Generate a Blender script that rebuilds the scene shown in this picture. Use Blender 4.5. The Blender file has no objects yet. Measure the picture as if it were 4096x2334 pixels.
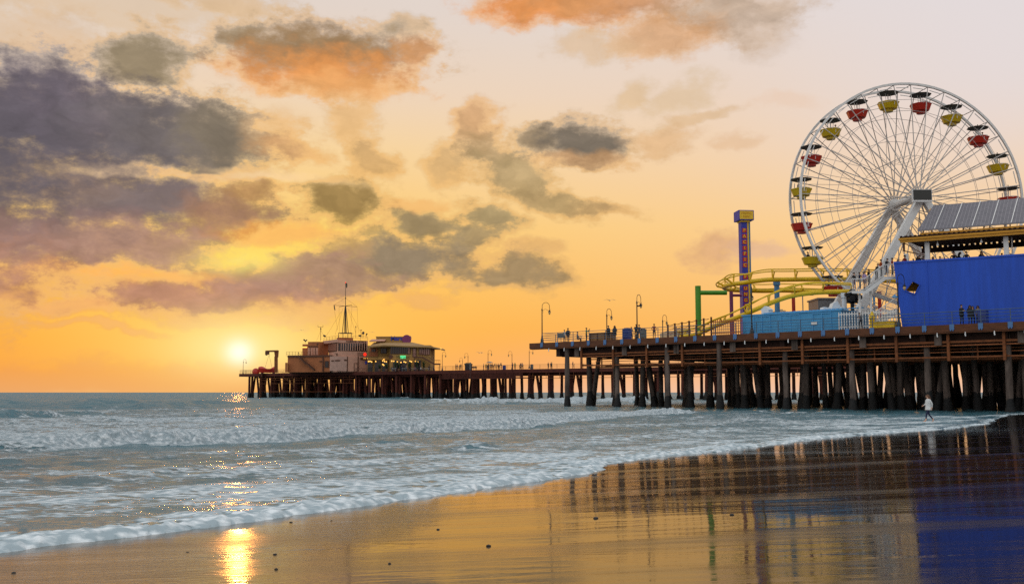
import bpy, bmesh, math, random
import numpy as np
from mathutils import Vector, Matrix, noise as mnoise
from mathutils.geometry import tessellate_polygon
random.seed(7); rng = np.random.default_rng(11)
R = math.radians
scene = bpy.context.scene
COL = scene.collection
V = Vector
# ------------------------------------------------------------------ camera and the pixel -> place arithmetic
F = 4150.0; CX, CY = 2048.0, 1167.0; HOR = 1568.0; CAMZ = 1.7
PH = math.atan((HOR - CY) / F); CP, SP = math.cos(PH), math.sin(PH)
CAM = V((0, 0, CAMZ))
cd = bpy.data.cameras.new('camera'); cam = bpy.data.objects.new('camera', cd); COL.objects.link(cam)
cam.location = CAM; cam.rotation_euler = (math.pi / 2 + PH, 0, 0)
cd.sensor_width = 36; cd.lens = 36 * F / 4096; cd.clip_start = 0.1; cd.clip_end = 80000
scene.camera = cam
def ray(u, v):
    a = (u - CX) / F; b = -(v - CY) / F
    return V((a, CP - b * SP, SP + b * CP))
def atY(u, v, Y):
    d = ray(u, v); return CAM + d * (Y / d.y)
def atZ(u, v, z):
    d = ray(u, v); return CAM + d * ((z - CAMZ) / d.z)
def atP(u, v, P0, N):
    d = ray(u, v); return CAM + d * ((P0 - CAM).dot(N) / d.dot(N))
def proj(p):
    q = V(p) - CAM; dep = q.y * CP + q.z * SP
    return CX + F * q.x / dep, CY - F * (-q.y * SP + q.z * CP) / dep
class Frame:
    """a vertical plane: s runs along it, t behind it, z is height"""
    def __init__(s, P, Q):
        s.O = V((P[0], P[1], 0)); e = V((Q[0], Q[1], 0)) - s.O; s.L = e.length; s.e = e.normalized()
        s.n = V((-s.e.y, s.e.x, 0))
        s.rot = Matrix((s.e, s.n, V((0, 0, 1)))).transposed()
        s.ang = math.atan2(s.e.y, s.e.x)
    def __call__(s, a, t, z): return s.O + s.e * a + s.n * t + V((0, 0, z))
    def s_of(s, u, t, z):
        k = (u - CX) / F; P = s(0, t, z)
        return (k * (P.y * CP + (z - CAMZ) * SP) - P.x) / (s.e.x - k * s.e.y * CP)
    def hit(s, u, v, t=0):
        p = atP(u, v, s(0, t, 0), s.n); return p
    def st(s, u, v, t=0):
        p = s.hit(u, v, t); return (p - s(0, t, 0)).dot(s.e), p.z
# ------------------------------------------------------------------ mesh building
class MB:
    def __init__(s): s.v = []; s.f = []; s.m = []; s.sm = []
    def add(s, vs, fs, mi=0, smooth=False):
        b = len(s.v); s.v += [V(p) for p in vs]
        for f in fs: s.f.append([b + i for i in f]); s.m.append(mi); s.sm.append(smooth)
        return s
    def box(s, c, size, rot=None, mi=0):
        hx, hy, hz = size[0] / 2, size[1] / 2, size[2] / 2; c = V(c)
        P = [V((x, y, z)) for z in (-hz, hz) for y in (-hy, hy) for x in (-hx, hx)]
        if rot is not None: P = [rot @ p for p in P]
        return s.add([c + p for p in P], [(0, 2, 3, 1), (4, 5, 7, 6), (0, 1, 5, 4), (2, 6, 7, 3), (0, 4, 6, 2), (1, 3, 7, 5)], mi)
    def fbox(s, fr, s0, s1, t0, t1, z0, z1, mi=0):
        return s.box(fr((s0 + s1) / 2, (t0 + t1) / 2, (z0 + z1) / 2), (s1 - s0, t1 - t0, z1 - z0), fr.rot, mi)
    def bar(s, p, q, w, h=None, mi=0, up=V((0, 0, 1))):
        p, q = V(p), V(q); h = h or w; d = q - p
        if d.length < 1e-6: return s
        z = d.normalized(); x = up.cross(z)
        if x.length < 1e-3: x = V((1, 0, 0)).cross(z)
        x.normalize(); y = z.cross(x)
        return s.box((p + q) / 2, (w, h, d.length), Matrix((x, y, z)).transposed(), mi)
    def tube(s, pts, r, n=8, mi=0, caps=True):
        pts = [V(p) for p in pts]; k = len(pts); rs = r if isinstance(r, (list, tuple)) else [r] * k
        vs = []; x = None
        for i, p in enumerate(pts):
            d = (pts[min(i + 1, k - 1)] - pts[max(i - 1, 0)]).normalized()
            if x is None:
                x = V((0, 0, 1)).cross(d)
                if x.length < 1e-3: x = V((1, 0, 0))
            x = x - d * x.dot(d)
            if x.length < 1e-6: x = d.orthogonal()
            x.normalize(); y = d.cross(x)
            vs += [p + (x * math.cos(2 * math.pi * j / n) + y * math.sin(2 * math.pi * j / n)) * rs[i] for j in range(n)]
        fs = [(i * n + j, i * n + (j + 1) % n, (i + 1) * n + (j + 1) % n, (i + 1) * n + j) for i in range(k - 1) for j in range(n)]
        s.add(vs, fs, mi, n > 5)
        if caps: s.add(vs[:n], [tuple(range(n))[::-1]], mi); s.add(vs[-n:], [tuple(range(n))], mi)
        return s
    def lathe(s, prof, c=(0, 0, 0), n=12, mi=0, sx=1, sy=1, smooth=True):
        c = V(c); vs = []
        for r, z in prof: vs += [c + V((r * sx * math.cos(2 * math.pi * j / n), r * sy * math.sin(2 * math.pi * j / n), z)) for j in range(n)]
        k = len(prof)
        s.add(vs, [(i * n + j, i * n + (j + 1) % n, (i + 1) * n + (j + 1) % n, (i + 1) * n + j) for i in range(k - 1) for j in range(n)], mi, smooth)
        s.add(vs[:n], [tuple(range(n))[::-1]], mi); s.add(vs[-n:], [tuple(range(n))], mi)
        return s
    def prism(s, pts, ext, mi=0, holes=()):
        """polygon (with holes) of points, pushed along the vector ext"""
        ext = V(ext); loops = [[V(p) for p in pts]] + [[V(p) for p in h] for h in holes]
        flat = [p for l in loops for p in l]; N = len(flat)
        tris = tessellate_polygon(loops) if (len(loops) > 1 or len(pts) > 4) else [tuple(range(len(pts)))]
        s.add(flat + [p + ext for p in flat], [tuple(t) for t in tris] + [tuple(i + N for i in t)[::-1] for t in tris], mi)
        for l in loops:
            n = len(l); s.add(l + [p + ext for p in l], [(i, i + n, (i + 1) % n + n, (i + 1) % n) for i in range(n)], mi)
        return s
    def prect(s, u0, v0, u1, v1, Y, T, mi=0):
        """upright block whose near face stands at depth Y and fills the span u0..u1, v0..v1 there"""
        a = atY((u0 + u1) / 2, (v0 + v1) / 2, Y); x0 = atY(u0, (v0 + v1) / 2, Y).x; x1 = atY(u1, (v0 + v1) / 2, Y).x
        z0 = atY(u0, v1, Y).z; z1 = atY(u0, v0, Y).z
        return s.box(((x0 + x1) / 2, Y + T / 2, (z0 + z1) / 2), (x1 - x0, T, z1 - z0), None, mi)
    def build(s, name, mat, parent=None, fix=True):
        me = bpy.data.meshes.new(name); o = wloc(parent) if parent else V((0, 0, 0))
        me.from_pydata([tuple(p - o) for p in s.v], [], s.f)
        for m in (mat if isinstance(mat, (list, tuple)) else [mat]): me.materials.append(m)
        me.polygons.foreach_set('material_index', s.m); me.polygons.foreach_set('use_smooth', s.sm)
        if fix:
            bm = bmesh.new(); bm.from_mesh(me); bmesh.ops.recalc_face_normals(bm, faces=bm.faces); bm.to_mesh(me); bm.free()
        me.update()
        ob = bpy.data.objects.new(name, me); COL.objects.link(ob)
        if parent: ob.parent = parent
        return ob
def wloc(o):
    p = V((0, 0, 0))
    while o: p += o.location; o = o.parent
    return p
def tag(o, label=None, cat=None, group=None, kind=None):
    if label: o['label'] = label
    if cat: o['category'] = cat
    if group: o['group'] = group
    if kind: o['kind'] = kind
    return o
def empty(name, loc, label, cat, group=None):
    o = bpy.data.objects.new(name, None); o.location = loc; COL.objects.link(o); o.empty_display_size = .2
    return tag(o, label, cat, group)
def one(mb, name, mat, label, cat, group=None, base=None):
    """a thing that is a single mesh, its origin at its base"""
    if base is None:
        xs = [p.x for p in mb.v]; ys = [p.y for p in mb.v]; base = V(((min(xs) + max(xs)) / 2, (min(ys) + max(ys)) / 2, min(p.z for p in mb.v)))
    mb.v = [p - V(base) for p in mb.v]; o = mb.build(name, mat); o.location = base
    return tag(o, label, cat, group)
KIDS = {}
def copy_tree(o, parent=None):
    c = o.copy(); COL.objects.link(c); c.parent = parent
    for ch in [k for k in o.children]: copy_tree(ch, c)
    return c
# ------------------------------------------------------------------ materials
def srgb(r, g, b):
    f = lambda c: (c / 255 / 12.92) if c / 255 <= .04045 else ((c / 255 + .055) / 1.055) ** 2.4
    return (f(r), f(g), f(b))
def nd(nt, typ, **kw):
    n = nt.nodes.new(typ)
    for k, v in kw.items():
        if k.startswith('i_'):
            key = k[2:]; n.inputs[int(key) if key.isdigit() else key.replace('_', ' ')].default_value = v
        else: setattr(n, k, v)
    return n
def newmat(name):
    m = bpy.data.materials.new(name); m.use_nodes = True; nt = m.node_tree; nt.nodes.clear()
    out = nd(nt, 'ShaderNodeOutputMaterial'); b = nd(nt, 'ShaderNodeBsdfPrincipled'); nt.links.new(b.outputs[0], out.inputs[0])
    return m, nt, b
def mat(name, col, rough=.6, metal=0, var=.25, scale=2.0, bump=0., stretch=(1, 1, 1), col2=None, spec=.5, bscale=None):
    m, nt, b = newmat(name); L = nt.links.new
    tc = nd(nt, 'ShaderNodeTexCoord'); mp = nd(nt, 'ShaderNodeMapping'); mp.inputs['Scale'].default_value = stretch
    L(tc.outputs['Object'], mp.inputs['Vector'])
    n = nd(nt, 'ShaderNodeTexNoise', i_Scale=scale, i_Detail=6.0, i_Roughness=.65); L(mp.outputs[0], n.inputs['Vector'])
    r = nd(nt, 'ShaderNodeValToRGB'); r.color_ramp.elements[0].position = .3; r.color_ramp.elements[1].position = .7
    c2 = col2 or tuple(c * (1 - var) for c in col); c1 = col if col2 else tuple(min(1, c * (1 + var)) for c in col)
    r.color_ramp.elements[0].color = (*c2, 1); r.color_ramp.elements[1].color = (*c1, 1)
    L(n.outputs[0], r.inputs[0]); L(r.outputs[0], b.inputs['Base Color'])
    b.inputs['Roughness'].default_value = rough; b.inputs['Metallic'].default_value = metal; b.inputs['Specular IOR Level'].default_value = spec
    if bump:
        n2 = nd(nt, 'ShaderNodeTexNoise', i_Scale=bscale or scale * 5, i_Detail=4.0); L(mp.outputs[0], n2.inputs['Vector'])
        bp = nd(nt, 'ShaderNodeBump', i_Strength=bump, i_Distance=.05); L(n2.outputs[0], bp.inputs['Height']); L(bp.outputs[0], b.inputs['Normal'])
    return m
def lit(name, col, strength):
    m, nt, b = newmat(name); b.inputs['Base Color'].default_value = (*col, 1)
    b.inputs['Emission Color'].default_value = (*col, 1); b.inputs['Emission Strength'].default_value = strength; return m
M = {}
M['timber'] = mat('timber', srgb(88, 54, 32), .85, 0, .45, 1.6, .3, (1, 1, 4))
M['rust_steel'] = mat('rust_steel', srgb(128, 72, 34), .75, .1, .4, 3, .2)
M['fascia'] = mat('fascia', srgb(96, 54, 28), .8, 0, .4, 1.2, .3, (1, 1, 5))
M['dark_timber'] = mat('dark_timber', srgb(56, 32, 22), .9, 0, .4, 1.5, .3)
M['pile'] = mat('pile', srgb(126, 108, 98), .85, 0, .45, 1.3, .5, (1.5, 1.5, .3), col2=srgb(38, 25, 18))
M['mussel'] = mat('mussel', srgb(22, 20, 19), .7, 0, .5, 9, .8)
M['rail'] = mat('rail', srgb(82, 100, 120), .45, .3, .25, 3)
M['bracket'] = mat('bracket', srgb(78, 120, 170), .5, .1, .2, 6)
M['white'] = mat('white_paint', srgb(228, 226, 224), .5, 0, .08, 1.5)
M['far_timber'] = mat('far_timber', srgb(84, 34, 20), .85, 0, .4, 1.2, .3)
M['spoke'] = mat('backlit_spoke_steel', srgb(188, 180, 174), .5, .1, .12, 2)  # darker copy of the wheel's white steel: backlit shade put into the colour
M['steel_white'] = mat('steel_white', srgb(222, 218, 214), .45, .1, .12, 2)
M['grey'] = mat('grey_metal', srgb(120, 122, 126), .5, .3, .2, 2)
M['black'] = mat('black_metal', srgb(34, 34, 36), .5, .2, .3, 4)
M['iron'] = mat('lamp_iron', srgb(44, 42, 42), .5, .3, .3, 4)
M['globe'] = mat('lamp_globe', srgb(215, 180, 120), .3, 0, .1, 3)
M['yellow'] = mat('yellow_paint', srgb(232, 190, 8), .4, 0, .12, 1)
M['ochre'] = mat('ochre_paint', srgb(206, 142, 20), .5, 0, .15, 1)
M['green'] = mat('green_paint', srgb(70, 142, 22), .45, 0, .15, 1)
M['purple'] = mat('purple_paint', srgb(120, 40, 92), .45, 0, .15, 1)
M['skyblue'] = mat('light_blue_paint', srgb(78, 160, 214), .5, 0, .1, .8)
M['steelblue'] = mat('blue_grey_paint', srgb(74, 132, 176), .45, 0, .15, 1)
M['red'] = mat('red_paint', srgb(186, 40, 18), .45, 0, .18, 1)
M['gold'] = mat('gondola_yellow', srgb(204, 170, 8), .4, 0, .12, 1)
M['canopy'] = mat('canopy_dark', srgb(70, 66, 54), .6, 0, .2, 3)
M['royal'] = mat('royal_blue_wall', srgb(20, 78, 194), .55, 0, .2, .55, .25, (3, 3, .25))
M['towerblue'] = mat('tower_blue', srgb(44, 52, 164), .45, 0, .15, 1)
M['panelred'] = mat('letter_red', srgb(196, 40, 30), .5, 0, .1, 2)
M['letteryel'] = mat('letter_yellow', srgb(236, 190, 40), .5, 0, .1, 2)
M['screen'] = mat('screen_dark', srgb(30, 30, 26), .25, 0, .15, 20)
M['stucco'] = mat('stucco', srgb(204, 152, 128), .9, 0, .12, .7, .2)
M['stucco_tan'] = mat('stucco_tan', srgb(172, 104, 64), .9, 0, .15, .5, .2)
M['resto'] = mat('restaurant_yellow', srgb(166, 128, 70), .85, 0, .15, .5, .2)
M['rooftan'] = mat('roof_tan', srgb(160, 122, 72), .7, 0, .15, .6, .2, (.3, 3, 1))
M['trim'] = mat('brown_trim', srgb(92, 54, 34), .7, 0, .2, 2)
M['glass'] = mat('dark_glass', srgb(36, 26, 26), .12, 0, .4, .8)
M['glass_warm'] = mat('lit_glass', srgb(150, 104, 88), .2, 0, .3, 1.2)
M['crossred'] = lit('red_cross_light', srgb(255, 40, 30), 1.0)
M['neon'] = lit('green_neon', srgb(90, 230, 150), 1.0)
M['bulb'] = lit('warm_bulb', srgb(255, 190, 90), 1.6)
M['signblue'] = mat('sign_blue', srgb(50, 70, 190), .5, 0, .1, 2)
M['binblue'] = mat('bin_blue', srgb(34, 56, 130), .5, 0, .2, 2)
M['bingrey'] = mat('bin_grey', srgb(104, 106, 104), .7, 0, .2, 2)
M['tanboard'] = mat('tan_board', srgb(140, 104, 66), .8, 0, .25, 2, .2)
M['stone'] = mat('wet_stone', srgb(40, 34, 30), .4, 0, .4, 20, .5)
M['gull'] = mat('gull_feather', srgb(190, 176, 160), .8, 0, .2, 4)
M['leafgreen'] = mat('plant_leaf', srgb(50, 70, 30), .7, 0, .4, 5)
M['canvas'] = mat('umbrella_canvas', srgb(150, 140, 126), .8, 0, .1, 2)
M['beige'] = mat('hotel_beige', srgb(206, 172, 132), .85, 0, .1, .1)
def siding(name, col, pitch=.22, d=.6):
    m, nt, b = newmat(name); L = nt.links.new
    tc = nd(nt, 'ShaderNodeTexCoord'); sx = nd(nt, 'ShaderNodeSeparateXYZ'); L(tc.outputs['Object'], sx.inputs[0])
    mu = nd(nt, 'ShaderNodeMath', operation='DIVIDE'); mu.inputs[1].default_value = pitch; L(sx.outputs['Z'], mu.inputs[0])
    fr = nd(nt, 'ShaderNodeMath', operation='FRACT'); L(mu.outputs[0], fr.inputs[0])
    bp = nd(nt, 'ShaderNodeBump', i_Strength=d, i_Distance=.06); L(fr.outputs[0], bp.inputs['Height']); L(bp.outputs[0], b.inputs['Normal'])
    n = nd(nt, 'ShaderNodeTexNoise', i_Scale=1.2, i_Detail=5.0); L(tc.outputs['Object'], n.inputs['Vector'])
    r = nd(nt, 'ShaderNodeValToRGB'); r.color_ramp.elements[0].color = (*[c * .82 for c in col], 1); r.color_ramp.elements[1].color = (*col, 1)
    r.color_ramp.elements[0].position = .3; r.color_ramp.elements[1].position = .6
    L(n.outputs[0], r.inputs[0]); L(r.outputs[0], b.inputs['Base Color']); b.inputs['Roughness'].default_value = .6
    return m
M['siding_blue'] = siding('siding_blue', srgb(84, 168, 222)); M['siding_pale'] = siding('siding_pale', srgb(200, 158, 140), .35, .4)
def solar_mat():
    m, nt, b = newmat('solar_panel'); L = nt.links.new
    tc = nd(nt, 'ShaderNodeTexCoord')
    br = nd(nt, 'ShaderNodeTexBrick', i_Scale=1.0); br.offset = 0; br.inputs['Brick Width'].default_value = .32; br.inputs['Row Height'].default_value = .32
    br.inputs['Mortar Size'].default_value = .02; br.inputs['Color1'].default_value = (*srgb(66, 62, 72), 1); br.inputs['Color2'].default_value = (*srgb(84, 78, 86), 1)
    br.inputs['Mortar'].default_value = (*srgb(128, 122, 126), 1)
    L(tc.outputs['UV'], br.inputs['Vector']); L(br.outputs[0], b.inputs['Base Color']); b.inputs['Roughness'].default_value = .35
    return m
M['solar'] = solar_mat()
# lettering
def text_mb(txt, size, origin, xdir, ydir, ext=.02, align='CENTER', bold=0.0):
    cu = bpy.data.curves.new('t', 'FONT'); cu.body = txt; cu.size = size; cu.extrude = ext; cu.align_x = align; cu.align_y = 'CENTER'; cu.offset = bold; cu.resolution_u = 3
    ob = bpy.data.objects.new('t', cu); COL.objects.link(ob)
    dg = bpy.context.evaluated_depsgraph_get(); me = bpy.data.meshes.new_from_object(ob.evaluated_get(dg))
    x, y = V(xdir).normalized(), V(ydir).normalized(); z = x.cross(y); o = V(origin); mb = MB()
    mb.add([o + x * v.co.x + y * v.co.y + z * v.co.z for v in me.vertices], [tuple(p.vertices) for p in me.polygons])
    bpy.data.objects.remove(ob); bpy.data.curves.remove(cu); bpy.data.meshes.remove(me); return mb
# ------------------------------------------------------------------ sky, sun
SUN_U, SUN_V = 957, 1408
sd = ray(SUN_U, SUN_V).normalized(); SUN_EL = math.asin(sd.z); SUN_AZ = math.atan2(sd.x, sd.y)
def azel(u, v):
    d = ray(u, v).normalized(); return math.degrees(math.atan2(d.x, d.y)), math.degrees(math.asin(d.z))
w = bpy.data.worlds.new('World'); scene.world = w; w.use_nodes = True; nt = w.node_tree; nt.nodes.clear(); L = nt.links.new
tc = nd(nt, 'ShaderNodeTexCoord'); sx = nd(nt, 'ShaderNodeSeparateXYZ'); L(tc.outputs['Generated'], sx.inputs[0])
def mth(op, a, b=None, clamp=False):
    n = nd(nt, 'ShaderNodeMath', operation=op); n.use_clamp = clamp
    for i, x in enumerate((a, b)):
        if x is None: continue
        if isinstance(x, (int, float)): n.inputs[i].default_value = x
        else: L(x, n.inputs[i])
    return n.outputs[0]
def mixc(fac, a, b):
    n = nd(nt, 'ShaderNodeMix', data_type='RGBA')
    for k, x in ((0, fac), (6, a), (7, b)):
        if isinstance(x, tuple): n.inputs[k].default_value = (*x, 1)
        elif isinstance(x, (int, float)): n.inputs[k].default_value = x
        else: L(x, n.inputs[k])
    return n.outputs[2]
def mrange(x, a, b, c, d, t='SMOOTHSTEP'):
    n = nd(nt, 'ShaderNodeMapRange', interpolation_type=t)
    for k, q in enumerate((a, b, c, d)):
        if isinstance(q, (int, float)): n.inputs[k + 1].default_value = q
        else: L(q, n.inputs[k + 1])
    L(x, n.inputs[0]); return n.outputs[0]
az = mth('MULTIPLY', mth('ARCTAN2', sx.outputs[0], sx.outputs[1]), 57.2958)
el = mth('MULTIPLY', mth('ARCSINE', sx.outputs[2]), 57.2958)
def ramp(x, stops):
    r = nd(nt, 'ShaderNodeValToRGB'); e = r.color_ramp.elements
    while len(e) < len(stops): e.new(.5)
    for q, (p, c) in zip(e, stops): q.position = p; q.color = (*srgb(*c), 1)
    L(x, r.inputs[0]); return r.outputs[0]
elf = mth('DIVIDE', el, 90.)
BACK = [(.0, (222, 212, 208)), (.2, (234, 236, 236)), (.5, (232, 240, 244)), (1., (226, 238, 248))]
near = ramp(elf, [(0., (236, 170, 112)), (.012, (248, 160, 68)), (.03, (253, 168, 58)), (.055, (254, 186, 80)), (.1, (253, 204, 112)), (.145, (248, 212, 154)), (.18, (238, 212, 184)), (.23, (226, 211, 200)), (.34, (222, 220, 218)), (.55, (220, 228, 234)), (1., (222, 233, 244))])
far_ = ramp(elf, [(0., (244, 200, 172)), (.012, (249, 192, 146)), (.04, (251, 188, 104)), (.1, (250, 206, 146)), (.145, (242, 210, 178)), (.18, (235, 212, 194)), (.23, (227, 216, 212)), (.33, (226, 222, 224)), (.55, (222, 230, 236)), (1., (222, 233, 244))])
back = ramp(elf, BACK)
sky = mixc(mrange(az, -16., 22., 0., 1.), near, far_)
sky = mixc(mth('MULTIPLY', mrange(az, 8., 28., 0., .75), mrange(el, 6., 17., 0., 1.)), sky, srgb(226, 219, 222))
absaz = mth('ABSOLUTE', az)
sky = mixc(mrange(absaz, 38., 95., 0., 1.), sky, back)
# glow round the sun and the bright break in the cloud above it
def gauss(px, py, rx, ry):
    a, b = azel(px * 1.603, py * 1.603); k = .0221
    dx = mth('DIVIDE', mth('SUBTRACT', az, a), rx * k); dy = mth('DIVIDE', mth('SUBTRACT', el, b), ry * k)
    return mth('EXPONENT', mth('MULTIPLY', mth('ADD', mth('MULTIPLY', dx, dx), mth('MULTIPLY', dy, dy)), -1.))
sky = mixc(mth('MULTIPLY', gauss(597, 850, 420, 130), .75), sky, srgb(255, 216, 112))
sky = mixc(mth('MULTIPLY', gauss(620, 630, 300, 90), .7), sky, srgb(255, 222, 104))
clear = sky
# clouds
cv = nd(nt, 'ShaderNodeCombineXYZ'); L(az, cv.inputs[0]); L(el, cv.inputs[1])
mp = nd(nt, 'ShaderNodeMapping'); mp.inputs['Scale'].default_value = (.30, .46, 1); L(cv.outputs[0], mp.inputs[0])
nz = nd(nt, 'ShaderNodeTexNoise', i_Scale=1.0, i_Detail=7.0, i_Roughness=.56); L(mp.outputs[0], nz.inputs['Vector'])
vsub = nd(nt, 'ShaderNodeVectorMath', operation='SUBTRACT'); L(nz.outputs['Color'], vsub.inputs[0]); vsub.inputs[1].default_value = (.5, .5, .5)
vm = nd(nt, 'ShaderNodeVectorMath', operation='MULTIPLY'); L(vsub.outputs[0], vm.inputs[0]); vm.inputs[1].default_value = (3.8, 2.6, 0)
va = nd(nt, 'ShaderNodeVectorMath', operation='ADD'); L(cv.outputs[0], va.inputs[0]); L(vm.outputs[0], va.inputs[1])
mp2 = nd(nt, 'ShaderNodeMapping'); mp2.inputs['Scale'].default_value = (.62, 1.0, 1); mp2.inputs['Location'].default_value = (3.3, 7.1, 0); L(cv.outputs[0], mp2.inputs[0])
nz2 = nd(nt, 'ShaderNodeTexNoise', i_Scale=1.0, i_Detail=9.0, i_Roughness=.66); L(mp2.outputs[0], nz2.inputs['Vector'])
edge = mth('MULTIPLY', mth('SUBTRACT', nz2.outputs[0], .5), 1.75)
PUR, SLATE, OLV, ORG, PNK, DUST, BRN = (96, 90, 98), (112, 104, 104), (138, 122, 94), (226, 150, 84), (190, 138, 112), (226, 158, 96), (176, 138, 106)
BL = [  # x, y, half width, half height, tilt, opacity, colour (as seen over the picture's width of 2555)
 (300, 20, 420, 40, 0, .45, (206, 186, 160)), (100, 120, 170, 80, 0, .5, (196, 180, 165)), (60, 200, 150, 60, 0, .55, (150, 140, 142)),
 (355, 150, 85, 62, 0, .85, OLV), (590, 90, 85, 30, -25, .75, (160, 140, 108)), (800, 125, 230, 60, 0, .95, (158, 128, 94)), (800, 185, 190, 52, 0, .9, ORG),
 (860, 215, 150, 40, 0, .5, (230, 170, 110)), (1040, 150, 52, 42, 0, .8, (210, 150, 96)), (1000, 80, 65, 28, 0, .5, (176, 156, 126)), (560, 10, 140, 20, 0, .5, (190, 168, 138)),
 (80, 310, 330, 96, 0, .97, PUR), (200, 280, 220, 84, 12, .85, (110, 100, 110)), (420, 350, 210, 88, 0, .95, SLATE), (560, 335, 90, 70, 0, .9, (128, 116, 100)), (60, 425, 200, 36, 0, .5, (140, 116, 106)),
 (680, 330, 70, 60, 0, .4, (214, 170, 120)), (720, 375, 85, 26, 8, .6, (200, 146, 92)), (880, 310, 62, 52, 0, .55, (196, 156, 106)), (930, 410, 55, 42, 15, .65, (186, 142, 86)),
 (350, 500, 275, 52, 0, .95, (122, 108, 108)), (560, 530, 110, 52, -12, .75, (170, 126, 96)), (110, 590, 330, 58, 0, .95, (160, 126, 118)), (330, 604, 200, 44, 0, .85, (180, 140, 118)), (90, 470, 160, 36, 0, .5, (190, 154, 124)),
 (640, 480, 75, 24, 0, .6, (188, 142, 84)), (855, 500, 92, 42, 0, .9, (150, 122, 74)), (700, 575, 120, 22, 0, .6, (240, 160, 70)), (930, 575, 40, 18, 0, .5, OLV),
 (1050, 555, 76, 34, 8, .85, OLV), (1222, 545, 84, 30, 8, .8, (150, 134, 100)), (1180, 592, 84, 28, 0, .8, (158, 138, 104)), (1035, 505, 60, 16, 0, .5, (230, 170, 104)),
 (995, 642, 185, 52, 0, .95, (146, 128, 104)), (860, 615, 60, 24, 0, .6, (190, 150, 96)), (560, 725, 300, 50, -4, .95, PNK), (720, 690, 170, 42, -8, .85, (172, 132, 116)), (880, 690, 160, 32, 0, .8, (168, 134, 108)), (330, 742, 60, 24, 0, .7, PNK),
 (1280, 678, 135, 40, 0, .9, (158, 134, 100)), (1340, 625, 55, 18, 0, .6, (196, 158, 112)), (1050, 745, 80, 16, 0, .6, (226, 164, 96)), (760, 770, 110, 30, 0, .55, (212, 158, 106)), (560, 798, 150, 16, 0, .6, (232, 170, 100)),
 (1190, 310, 62, 52, -35, .75, (200, 150, 100)), (1222, 375, 72, 36, 20, .7, (176, 146, 104)), (1275, 440, 115, 44, 22, .75, (172, 148, 106)), (1350, 495, 125, 26, 12, .75, (176, 148, 102)), (1475, 518, 55, 18, 0, .65, (176, 142, 96)), (1117, 415, 52, 44, 0, .65, (188, 150, 100)),
 (1335, 355, 52, 32, 0, .8, (150, 128, 98)), (1455, 362, 112, 52, 0, .97, (124, 112, 98)), (1460, 405, 110, 22, 0, .5, (214, 160, 104)), (1557, 523, 48, 15, 0, .55, (190, 152, 104)),
 (1567, 245, 62, 30, -20, .5, (204, 178, 140)), (1710, 235, 95, 30, -18, .5, (208, 184, 150)), (1740, 292, 105, 14, -6, .5, (200, 170, 134)), (1655, 348, 80, 30, 0, .6, (204, 166, 128)), (1840, 360, 50, 16, 0, .4, (216, 176, 140)),
 (1360, 14, 170, 44, 0, .95, (228, 146, 80)), (1520, 8, 190, 46, 0, .85, (212, 150, 98)), (1820, 24, 170, 56, 0, .75, (184, 156, 128)), (1655, 85, 125, 48, 0, .75, (212, 158, 108)), (1480, 112, 110, 30, 0, .5, (206, 178, 146)), (1900, 80, 80, 50, 0, .4, (196, 176, 160)),
 (1785, 622, 80, 34, 0, .7, (206, 160, 130)), (1900, 626, 75, 18, 0, .5, (214, 176, 160)), (1960, 262, 80, 20, 0, .35, (232, 196, 168)),
 (170, 771, 110, 20, 0, .75, (226, 150, 96)), (240, 822, 130, 10, 0, .65, (232, 160, 90)), (20, 725, 90, 32, 0, .75, (206, 138, 84)), (200, 692, 120, 16, 0, .4, (222, 152, 92)),
 (60, 945, 700, 36, 0, .45, (232, 158, 92)), (640, 935, 140, 32, 0, .55, (236, 160, 92)), (420, 437, 250, 13, -2, .6, (244, 206, 160)), (230, 674, 230, 13, 0, .75, (255, 178, 84)), (700, 440, 160, 16, 6, .5, (253, 214, 158)), (-300, 400, 400, 200, 0, .9, PUR), (-380, 650, 380, 120, 0, .8, PNK)]
for (bx, by, rx, ry, tilt, op, c) in BL:
    a, b = azel(bx * 1.603, by * 1.603); k = .0221
    m = nd(nt, 'ShaderNodeMapping', vector_type='TEXTURE'); m.inputs['Location'].default_value = (a, b, 0)
    m.inputs['Rotation'].default_value = (0, 0, R(-tilt)); m.inputs['Scale'].default_value = (rx * k * 1.12, ry * k * 1.16, 1); sq = nd(nt, 'ShaderNodeVectorMath', operation='MULTIPLY_ADD'); L(sky, sq.inputs[0]); sq.inputs[1].default_value = (1e-6,) * 3; L(va.outputs[0], sq.inputs[2]); L(sq.outputs[0], m.inputs[0])
    ln = nd(nt, 'ShaderNodeVectorMath', operation='LENGTH'); L(m.outputs[0], ln.inputs[0])
    t = mth('ADD', ln.outputs['Value'], edge)
    sky = mixc(mrange(t, 1.42, .38, 0., min(1., op * 1.04)), sky, srgb(*c))
bwa = nd(nt, 'ShaderNodeRGBToBW'); L(clear, bwa.inputs[0]); bwb = nd(nt, 'ShaderNodeRGBToBW'); L(sky, bwb.inputs[0])
cloudy = mrange(mth('SUBTRACT', bwa.outputs[0], bwb.outputs[0]), .02, .3, 0., 1.)
mp3 = nd(nt, 'ShaderNodeMapping'); mp3.inputs['Scale'].default_value = (.5, .95, 1); mp3.inputs['Location'].default_value = (11.3, 2.1, 0); L(va.outputs[0], mp3.inputs[0])
nz3 = nd(nt, 'ShaderNodeTexNoise', i_Scale=1.0, i_Detail=9.0, i_Roughness=.62); L(mp3.outputs[0], nz3.inputs['Vector'])
gain = mth('ADD', 1.0, mth('MULTIPLY', mth('MULTIPLY', mth('SUBTRACT', nz3.outputs[0], .5), .95), cloudy))
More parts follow.
